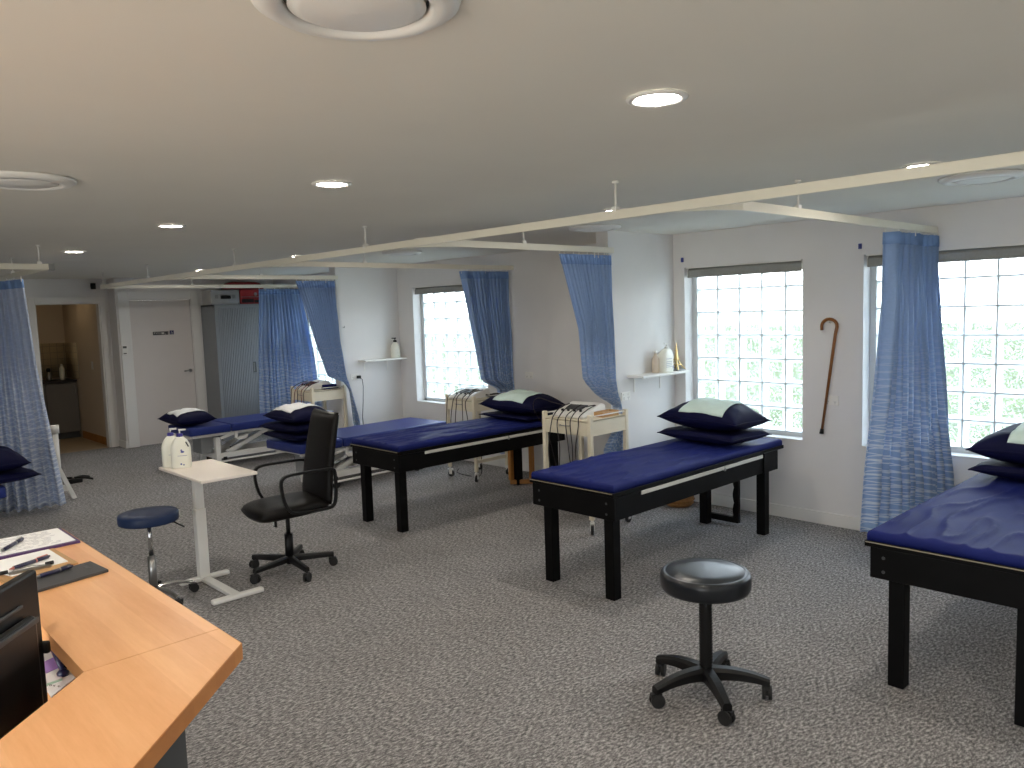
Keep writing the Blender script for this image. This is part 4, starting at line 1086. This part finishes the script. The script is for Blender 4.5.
# lower desk clutter
z = .90
fo, fc = flat('paper_stack', 'white papers with a lilac square on the lower desk', 'papers', [(.41, 2.33), (.486, 2.337), (.463, 2.128), (.385, 2.118)], z, z + .006, M_paperw)
under(fo, fc, [(.448, 2.262), (.488, 2.280), (.476, 2.200), (.441, 2.186)], z + .006, z + .0075, 'lilac_square', M_lilac)
under(fo, fc, [(.386, 2.118), (.462, 2.1275), (.461, 2.120), (.386, 2.111)], z, z + .006, 'green_edge', P('mint_card', (190, 220, 200), .7))
fo, fc = flat('printed_card', 'white card with dark letters beneath the pen stand', 'card', [(.421, 2.108), (.419, 2.045), (.501, 2.126), (.502, 2.190)], z + .0002, z + .003, M_paperw)
w = MB()
for k, (x, y) in enumerate(((.431, 2.108), (.4375, 2.097), (.444, 2.086))):
    x -= fc[0]; y -= fc[1]
    w.box(x, x + .0012, y, y + .009, .003, .0034); w.box(x, x + .005, y + .0076, y + .009, .003, .0034)
    if k != 0: w.box(x, x + .004, y + .0038, y + .0052, .003, .0034)
    else: w.box(x + .004, x + .0052, y, y + .009, .003, .0034)
    if k != 1: w.box(x, x + .005, y, y + .0014, .003, .0034)
w.build('letters', M_sign, fo)
t = thing('pen_stand', 'black cord pen standing on the card under the counter', 'pen stand', (.470, 2.150, z + .003))
MB().lathe([(0, 0), (.013, 0), (.014, .008), (.007, .016), (0, .016)], n=20).build('base', M_penblue, t)
w = MB(); w.tube([(0, 0, .014), (-.002, .03, .035), (-.004, .08, .06), (-.012, .13, .075)], [.006, .007, .007, .004], 10); w.build('barrel', M_penblue, t)
w = MB(); w.tube([(.006, .004, .014), (.012, .03, .035), (.014, .06, .05)], [.005, .006, .005], 10); w.build('holder', M_blackpl, t)
fo, fc = flat('booklet', 'white booklet with blue dot tucked under the counter edge', 'booklet', [(.513, 2.44), (.513, 2.196), (.500, 2.196), (.488, 2.36), (.480, 2.43)], z + .0004, z + .008, M_paperw)
w = MB(); w.lathe([(0, .008), (.006, .008), (.006, .0085), (0, .0085)], (.002, -.09, 0), n=18); w.build('blue_dot', M_label, fo)

# ---------------------------------------------------------------- wall pieces
def shelf(label, x0, x1, yface, zt, dep):
    t = thing('wall_shelf', label, 'shelf', ((x0 + x1) / 2, yface, zt)); h = (x1 - x0) / 2
    MB().box(-h, h, -dep, 0, -.02, 0).build('board', M_white, t, bevel=.003)
    for x in (-h * .72, h * .38):
        w = MB(); w.box(x - .008, x + .008, -dep * .85, 0, -.026, -.02); w.box(x - .008, x + .008, -.006, 0, -.15, -.02); w.build('bracket', M_white, t)
shelf('white wall shelf with bottle and gold tower on the near partition', 5.28, 5.955, 4.15, 1.185, .17)
shelf('white wall shelf with pump bottle on the far partition', 5.33, 5.955, 8.38, 1.21, .17)
t = thing('lotion_bottle', 'white jug bottle on the near partition shelf', 'bottle', (5.70, 4.06, 1.185))
def ring(hx, hy, z, cx=0): return [(cx + hx * (abs(math.cos(a)) ** .6) * math.copysign(1, math.cos(a)), hy * (abs(math.sin(a)) ** .6) * math.copysign(1, math.sin(a)), z) for a in [2 * PI * k / 24 for k in range(24)]]
MB().loft([ring(.075, .045, 0), ring(.08, .05, .01), ring(.08, .05, .13), ring(.072, .047, .16, .005), ring(.045, .035, .19, .02), ring(.02, .02, .205, .025)]).build('body', M_bottle, t)
w = MB(); w.cyl((.025, 0, .2), (.025, 0, .222), .02, n=16); w.build('cap', M_white, t)
w = MB(); w.cyl((.025, 0, .222), (.025, 0, .245), .005, n=8); w.box(-.012, .031, -.007, .007, .243, .253); w.build('pump', M_white, t)
w = MB()
for zz in (.115, .09, .075, .06, .045): w.box(-.05, .03, -.0515, -.0495, zz, zz + .005)
w.box(.04, .06, -.0515, -.0495, .03, .055); w.build('label_print', M_ink, t)
t = thing('bottle', 'small pale bottle half hidden behind the jug bottle on the near shelf', 'bottle', (5.60, 4.09, 1.185))
MB().lathe([(0, 0), (.03, 0), (.032, .01), (.032, .12), (.014, .15), (.012, .17)], n=18).build('body', P('tan_bottle', (206, 190, 170), .5), t); MB().lathe([(.0, .168), (.014, .168), (.014, .19), (0, .19)], n=14).build('cap', M_white, t)
# gold lattice tower ornament
t = thing('tower_ornament', 'gold lattice tower ornament on the near partition shelf', 'ornament', (5.885, 4.07, 1.185))
def leg(s1, s2):
    w = MB(); rings = []
    for k in range(9):
        s = k / 8; off = .042 * (1 - s) ** 1.6 + .012; th = .011 - .005 * s; z = .012 + .085 * s
        rings.append([(s1 * off + a * th, s2 * off + b * th, z) for a, b in ((-.5, -.5), (.5, -.5), (.5, .5), (-.5, .5))])
    return w.loft(rings, smooth=False)
for s1 in (-1, 1):
    for s2 in (-1, 1): leg(s1, s2).build('leg', M_gold, t)
w = MB(); w.box(-.034, .034, -.034, .034, .048, .056); w.box(-.022, .022, -.022, .022, .096, .104); w.box(-.011, .011, -.011, .011, .175, .181); w.build('deck', M_gold, t)
w = MB(); w.loft([[(a * r_, b * r_, z_) for a, b in ((-1, -1), (1, -1), (1, 1), (-1, 1))] for r_, z_ in ((.014, .104), (.009, .14), (.006, .178), (.004, .215), (.0015, .25))], smooth=False); w.build('spire', M_gold, t)
MB().box(-.06, .06, -.055, .055, 0, .012).build('base', M_grey, t)
t = thing('pump_dispenser', 'white pump bottle with black cap on the far partition shelf', 'bottle', (5.84, 8.30, 1.21))
MB().lathe([(0, 0), (.055, 0), (.06, .01), (.06, .12), (.05, .16), (.026, .19), (.02, .2)], n=24).build('body', M_bottle, t)
MB().lathe([(0, .2), (.022, .2), (.022, .222), (.006, .226), (.006, .245), (0, .245)], n=16).build('cap', M_blackpl, t)
w = MB(); w.box(-.045, .014, -.008, .008, .243, .256); w.build('pump', M_blackpl, t)
def socket(label, loc, rz, plug=False):
    t = thing('power_socket', label, 'socket', loc, rz)
    MB().box(-.058, .058, -.009, 0, -.037, .037).build('plate', M_white, t, bevel=.003)
    for x in (-.03, .03):
        MB().box(x - .007, x + .007, -.0125, -.009, .01, .024).build('rocker', M_white, t)
        w = MB(); w.bar((x - .008, -.0094, -.006), (x - .004, -.0094, -.014), .001, .002); w.bar((x + .008, -.0094, -.006), (x + .004, -.0094, -.014), .001, .002); w.box(x - .001, x + .001, -.0098, -.009, -.028, -.02); w.build('outlet', M_dgrey, t)
    return t
socket('white double power socket under the near partition shelf', (5.25, 4.15, 1.01), 0)
socket('white double power socket with black plug on the far partition', (5.27, 8.38, 1.01), 0)
socket('white double power socket on the wall behind the cane', (WX, 2.70, .99), -PI / 2)
socket('white double power socket beside the second blue curtain', (WX, 6.02, 1.06), -PI / 2)
t = thing('black_plug', 'black plug and lead in the far partition socket', 'plug', (5.31, 8.370, 1.005))
MB().box(-.02, .02, -.045, 0, -.018, .018).build('body', M_blackpl, t, bevel=.006)
MB().tube([(0, -.04, -.01), (.03, -.05, -.03), (.045, -.04, -.12), (.04, -.03, -.3), (.02, -.03, -.5), (.03, -.03, -.72)], .004, 8).build('lead', M_blackpl, t)
t = thing('wall_hook', 'small silver hook near the end of the far partition', 'hook', (5.142, 8.38, 1.625))
MB().cyl((0, 0, 0), (0, -.006, 0), .012, n=14).build('base', M_white, t); MB().tube([(0, -.006, 0), (0, -.03, -.004), (0, -.036, .006), (0, -.034, .016)], .004, 8).build('prong', M_steel, t)
# cane on a clear hook
t = thing('walking_cane', 'brown wooden walking cane hanging on the wall between two windows', 'cane', (WX - .022, 2.70, 0))
pts = [(0, .066, .76), (0, -.035, 1.50), (0, -.047, 1.56)]
for k in range(1, 13):
    a = math.radians(0 + 180 * k / 12); pts.append((0, .012 - .060 * math.cos(a), 1.565 + .055 * math.sin(a)))
pts.append((0, .070, 1.535))
MB().tube(pts, [.010, .0125, .0125] + [.0125] * 12 + [.0125], 14).build('shaft', M_cane, t)
MB().cyl((0, .0705, .727), (0, .066, .765), .017, .0125, n=16).build('rubber_tip', M_rubber, t)
t = thing('wall_hook', 'small clear hook holding the wooden cane', 'hook', (WX, 2.712, 1.60)); MB().box(-.006, 0, -.011, .011, -.02, .025).build('base', M_white, t, bevel=.002); MB().tube([(-.005, 0, -.005), (-.03, 0, -.006), (-.04, 0, .006)], .0045, 8).build('prong', M_white, t)

# ---------------------------------------------------------------- cupboard and cases
t = thing('tambour_cupboard', 'tall grey cupboard with ribbed sliding door beside the white door', 'cupboard', (5.27, 11.49, 0))
w = MB(); w.box(-.485, -.465, -.24, .24, .03, 1.98); w.box(.465, .485, -.24, .24, .03, 1.98); w.box(-.485, .485, -.24, .24, 1.955, 1.985); w.box(-.465, .465, .22, .24, .03, 1.955); w.box(-.485, .485, -.24, .24, 0, .06)
w.build('carcass', M_cupb, t, bevel=.002)
w = MB()
for k in range(34):
    x = -.448 + k * .0264; w.box(x, x + .022, -.232, -.222, .06, 1.93)
w.box(-.45, .45, -.222, -.212, .06, 1.94); w.build('sliding_door', M_cupb, t)
w = MB(); w.box(-.485, .485, -.246, -.238, 1.93, 1.985); w.box(-.485, -.45, -.246, -.238, .0, 1.93); w.box(.45, .485, -.246, -.238, .0, 1.93); w.build('face_frame', M_cupb, t, bevel=.002)
h = MB().box(.055, .105, -.237, -.232, .96, 1.12).build('handle_recess', M_dgrey, t, bevel=.003); MB().box(.062, .074, -.243, -.237, .975, 1.105).build('grip', M_grey, h)
CT = 1.985
t = thing('silver_case', 'silver equipment case lying on the grey cupboard', 'case', (4.965, 11.42, CT))
MB().box(-.215, .215, -.16, .16, 0, .21).build('body', M_alu, t, bevel=.008)
w = MB(); w.tube([(-.065, -.162, .09), (-.065, -.185, .09), (-.065, -.185, .12), (.065, -.185, .12), (.065, -.185, .09), (.065, -.162, .09)], .008, 8); w.box(-.07, .07, -.168, -.16, .08, .13); w.build('handle', M_blackpl, t)
for x in (-.13, .13): w = MB(); w.box(x - .02, x + .02, -.17, -.16, .085, .14); w.build('latch', M_steel, t)
for x in (-.205, .205):
    w = MB()
    for zz in (.012, .198): w.ball((x, -.155, zz), .014, .014, .014, 10, 8)
    w.build('corner', M_steel, t)
t = thing('red_tool_case', 'red and black tool case on the grey cupboard', 'case', (5.40, 11.42, CT))
MB().box(-.205, .205, -.16, .16, 0, .215).build('body', M_red, t, bevel=.012)
MB().box(-.19, .0, -.166, -.158, .02, .075).build('panel', M_blackpl, t); MB().box(.01, .19, -.166, -.158, .02, .06).build('panel', M_blackpl, t)
w = MB(); w.box(-.19, .19, -.168, -.16, .10, .108); w.cyl((.03, -.17, .145), (.03, -.16, .145), .025); w.build('latch', M_steel, t)
t = thing('red_soft_bag', 'domed red bag lying across the two cases', 'bag', (5.32, 11.44, 2.21))
mb = MB(); rg = []
for k in range(9):
    s = k / 8; q = math.sqrt(max(0, 1 - s * s)); rg.append([((.31 * (.62 + .38 * q)) * (abs(math.cos(a)) ** .5) * math.copysign(1, math.cos(a)), (.13 * (.6 + .4 * q)) * (abs(math.sin(a)) ** .5) * math.copysign(1, math.sin(a)), .105 * s) for a in [2 * PI * i / 32 for i in range(32)]])
mb.loft(rg).build('body', M_red, t)
MB().tube([(.31 * (abs(math.cos(a)) ** .5) * math.copysign(1, math.cos(a)), .13 * (abs(math.sin(a)) ** .5) * math.copysign(1, math.sin(a)), .02) for a in [2 * PI * i / 32 for i in range(32)]], .006, 6, closed=True).build('piping', M_blackpl, t)
MB().box(.25, .30, -.135, -.10, .03, .07).build('tag', M_strip, t)

# woven basket under the bed by the cane window
t = thing('woven_basket', 'low woven basket on the carpet under the bed by the cane window', 'basket', (5.76, 3.98, 0))
mb = MB(); mb.lathe([(0, 0), (.10, 0), (.115, .01), (.13, .05), (.135, .09), (.125, .09), (.112, .02), (0, .015)], n=36); mb.build('body', M_basket, t)
w = MB(); w.tube([(.131 * math.cos(2 * PI * k / 36), .131 * math.sin(2 * PI * k / 36), .092) for k in range(36)], .008, 8, closed=True); w.build('rim', M_basket, t)
for zz, rr in ((.03, .125), (.06, .134)): MB().tube([((rr + .004 * (-1) ** k) * math.cos(2 * PI * k / 48), (rr + .004 * (-1) ** k) * math.sin(2 * PI * k / 48), zz) for k in range(48)], .005, 6, closed=True).build('weave', M_basket, t)

# left bay: white trestle behind the pale curtain, foot control
t = thing('trestle_frame', 'white slanted trestle leg frame behind the pale curtain', 'trestle', (1.7, 9.0, 0))
w = MB(); w.bar((.48, -.15, 0), (.16, -.15, .86), .04, .05, (0, 1, 0)); w.build('leg', M_white, t)
w = MB(); w.bar((.48, .35, 0), (.16, .35, .86), .04, .05, (0, 1, 0)); w.build('leg', M_white, t)
w = MB(); w.bar((-.30, -.15, 0), (.10, -.15, .86), .04, .05, (0, 1, 0)); w.build('leg', M_white, t)
w = MB(); w.bar((-.30, .35, 0), (.10, .35, .86), .04, .05, (0, 1, 0)); w.build('leg', M_white, t)
w = MB(); w.box(-.24, .44, -.165, -.135, .09, .14); w.build('cross_bar', M_white, t)
w = MB(); w.box(-.24, .44, .335, .365, .09, .14); w.build('cross_bar', M_white, t)
MB().box(-.55, .22, -.2, .4, .86, .92).build('top_pad', M_vinyl, t, bevel=.015)
t = thing('white_post', 'white capped post standing beside the trestle legs', 'post', (2.215, 9.54, 0))
MB().cyl((0, 0, .015), (0, 0, .60), .03, n=20).build('tube', M_white, t); MB().cyl((0, 0, .60), (0, 0, .69), .042, n=20).build('cap', M_white, t); MB().cyl((0, 0, 0), (0, 0, .015), .1, n=28).build('foot', M_white, t)
t = thing('foot_control', 'black foot control with arms on the carpet behind the trestle', 'foot control', (2.40, 9.72, 0))
MB().box(-.10, .08, -.06, .06, 0, .05).build('pedal', M_blackpl, t, bevel=.01)
for a in (.4, -.5, 2.4): star_arm(a, .2, .05, .03, .03, .02, .03, .02).build('arm', M_blackpl, t); 

# ---------------------------------------------------------------- daylight, lamps, camera
wd = bpy.data.worlds.new('daylight'); SC.world = wd; wd.use_nodes = True
nt_ = wd.node_tree; nt_.nodes.clear()
out = nt_.nodes.new('ShaderNodeOutputWorld'); bg = nt_.nodes.new('ShaderNodeBackground')
co = nt_.nodes.new('ShaderNodeTexCoord'); sx = nt_.nodes.new('ShaderNodeSeparateXYZ'); rp = nt_.nodes.new('ShaderNodeValToRGB')
nt_.links.new(co.outputs['Generated'], sx.inputs[0])
mp = nt_.nodes.new('ShaderNodeMapRange'); mp.inputs[1].default_value = -1; mp.inputs[2].default_value = 1
nt_.links.new(sx.outputs[2], mp.inputs[0]); nt_.links.new(mp.outputs[0], rp.inputs[0])
e = rp.color_ramp.elements
e[0].position = .0; e[0].color = (.62, .58, .50, 1); e[1].position = 1.0; e[1].color = (.55, .72, 1.0, 1)
for p_, c_ in ((.49, (.80, .77, .66, 1)), (.505, (.98, .99, 1, 1)), (.62, (.86, .93, 1, 1))):
    q = rp.color_ramp.elements.new(p_); q.color = c_
nt_.links.new(rp.outputs[0], bg.inputs['Color']); bg.inputs['Strength'].default_value = 4.6
nt_.links.new(bg.outputs[0], out.inputs['Surface'])
def portal(name, loc, rot, sx_, sy_):
    l = bpy.data.lights.new(name, 'AREA'); l.shape = 'RECTANGLE'; l.size = sx_; l.size_y = sy_; l.cycles.is_portal = True
    o = bpy.data.objects.new(name, l); COL.objects.link(o); o.location = loc; o.rotation_euler = rot
for nme, a, b in WINS: portal('daylight_portal', (WX + .22, (a + b) / 2, (SILL + HEAD) / 2), (0, PI / 2, 0), HEAD - SILL, b - a)
portal('daylight_portal', (X0 - .22, .7, 1.09), (0, -PI / 2, 0), 2.1, 3.8)
# kitchen ceiling lamp
t = thing('downlight', 'downlight in the kitchen ceiling beyond the opening', 'downlight', (3.05, 13.0, H), 0, 'ceiling downlights')
MB().lathe([(.062, -.002), (.092, -.002), (.092, -.006), (.078, -.012), (.064, -.006)], n=36, closed=True).build('trim_ring', M_trim, t)
MB().lathe([(.0, -.004), (.064, -.004), (.064, -.0065), (.0, -.0065)], n=32).build('lens', emission('warm_lens', (255, 226, 180), 14.0), t)

def camera():
    yaw, pit, roll, F = 7.58687217e-01, 9.38454895e-02, -3.26783164e-02, 7.87938651e+02
    f = Vector((math.sin(yaw) * math.cos(pit), math.cos(yaw) * math.cos(pit), -math.sin(pit)))
    r = Vector((math.cos(yaw), -math.sin(yaw), 0)); u = r.cross(f)
    c, s = math.cos(roll), math.sin(roll); r2, u2 = c * r + s * u, -s * r + c * u
    cd = bpy.data.cameras.new('camera'); cd.sensor_width = 36; cd.lens = F / 1024 * 36; cd.clip_start = .02
    o = bpy.data.objects.new('camera', cd); COL.objects.link(o)
    m = Matrix((r2, u2, -f)).transposed().to_4x4(); m.translation = (0, 0, 1.77); o.matrix_world = m
    SC.camera = o
camera()
SC.view_settings.view_transform = 'Standard'; SC.view_settings.look = 'None'; SC.view_settings.gamma = 1.0; SC.view_settings.use_curve_mapping = False
SC.view_settings.exposure = 0.93
SC.cycles.use_denoising = True
SC.cycles.max_bounces = 10; SC.cycles.diffuse_bounces = 6; SC.cycles.transparent_max_bounces = 24
SC.cycles.sample_clamp_indirect = 8.0
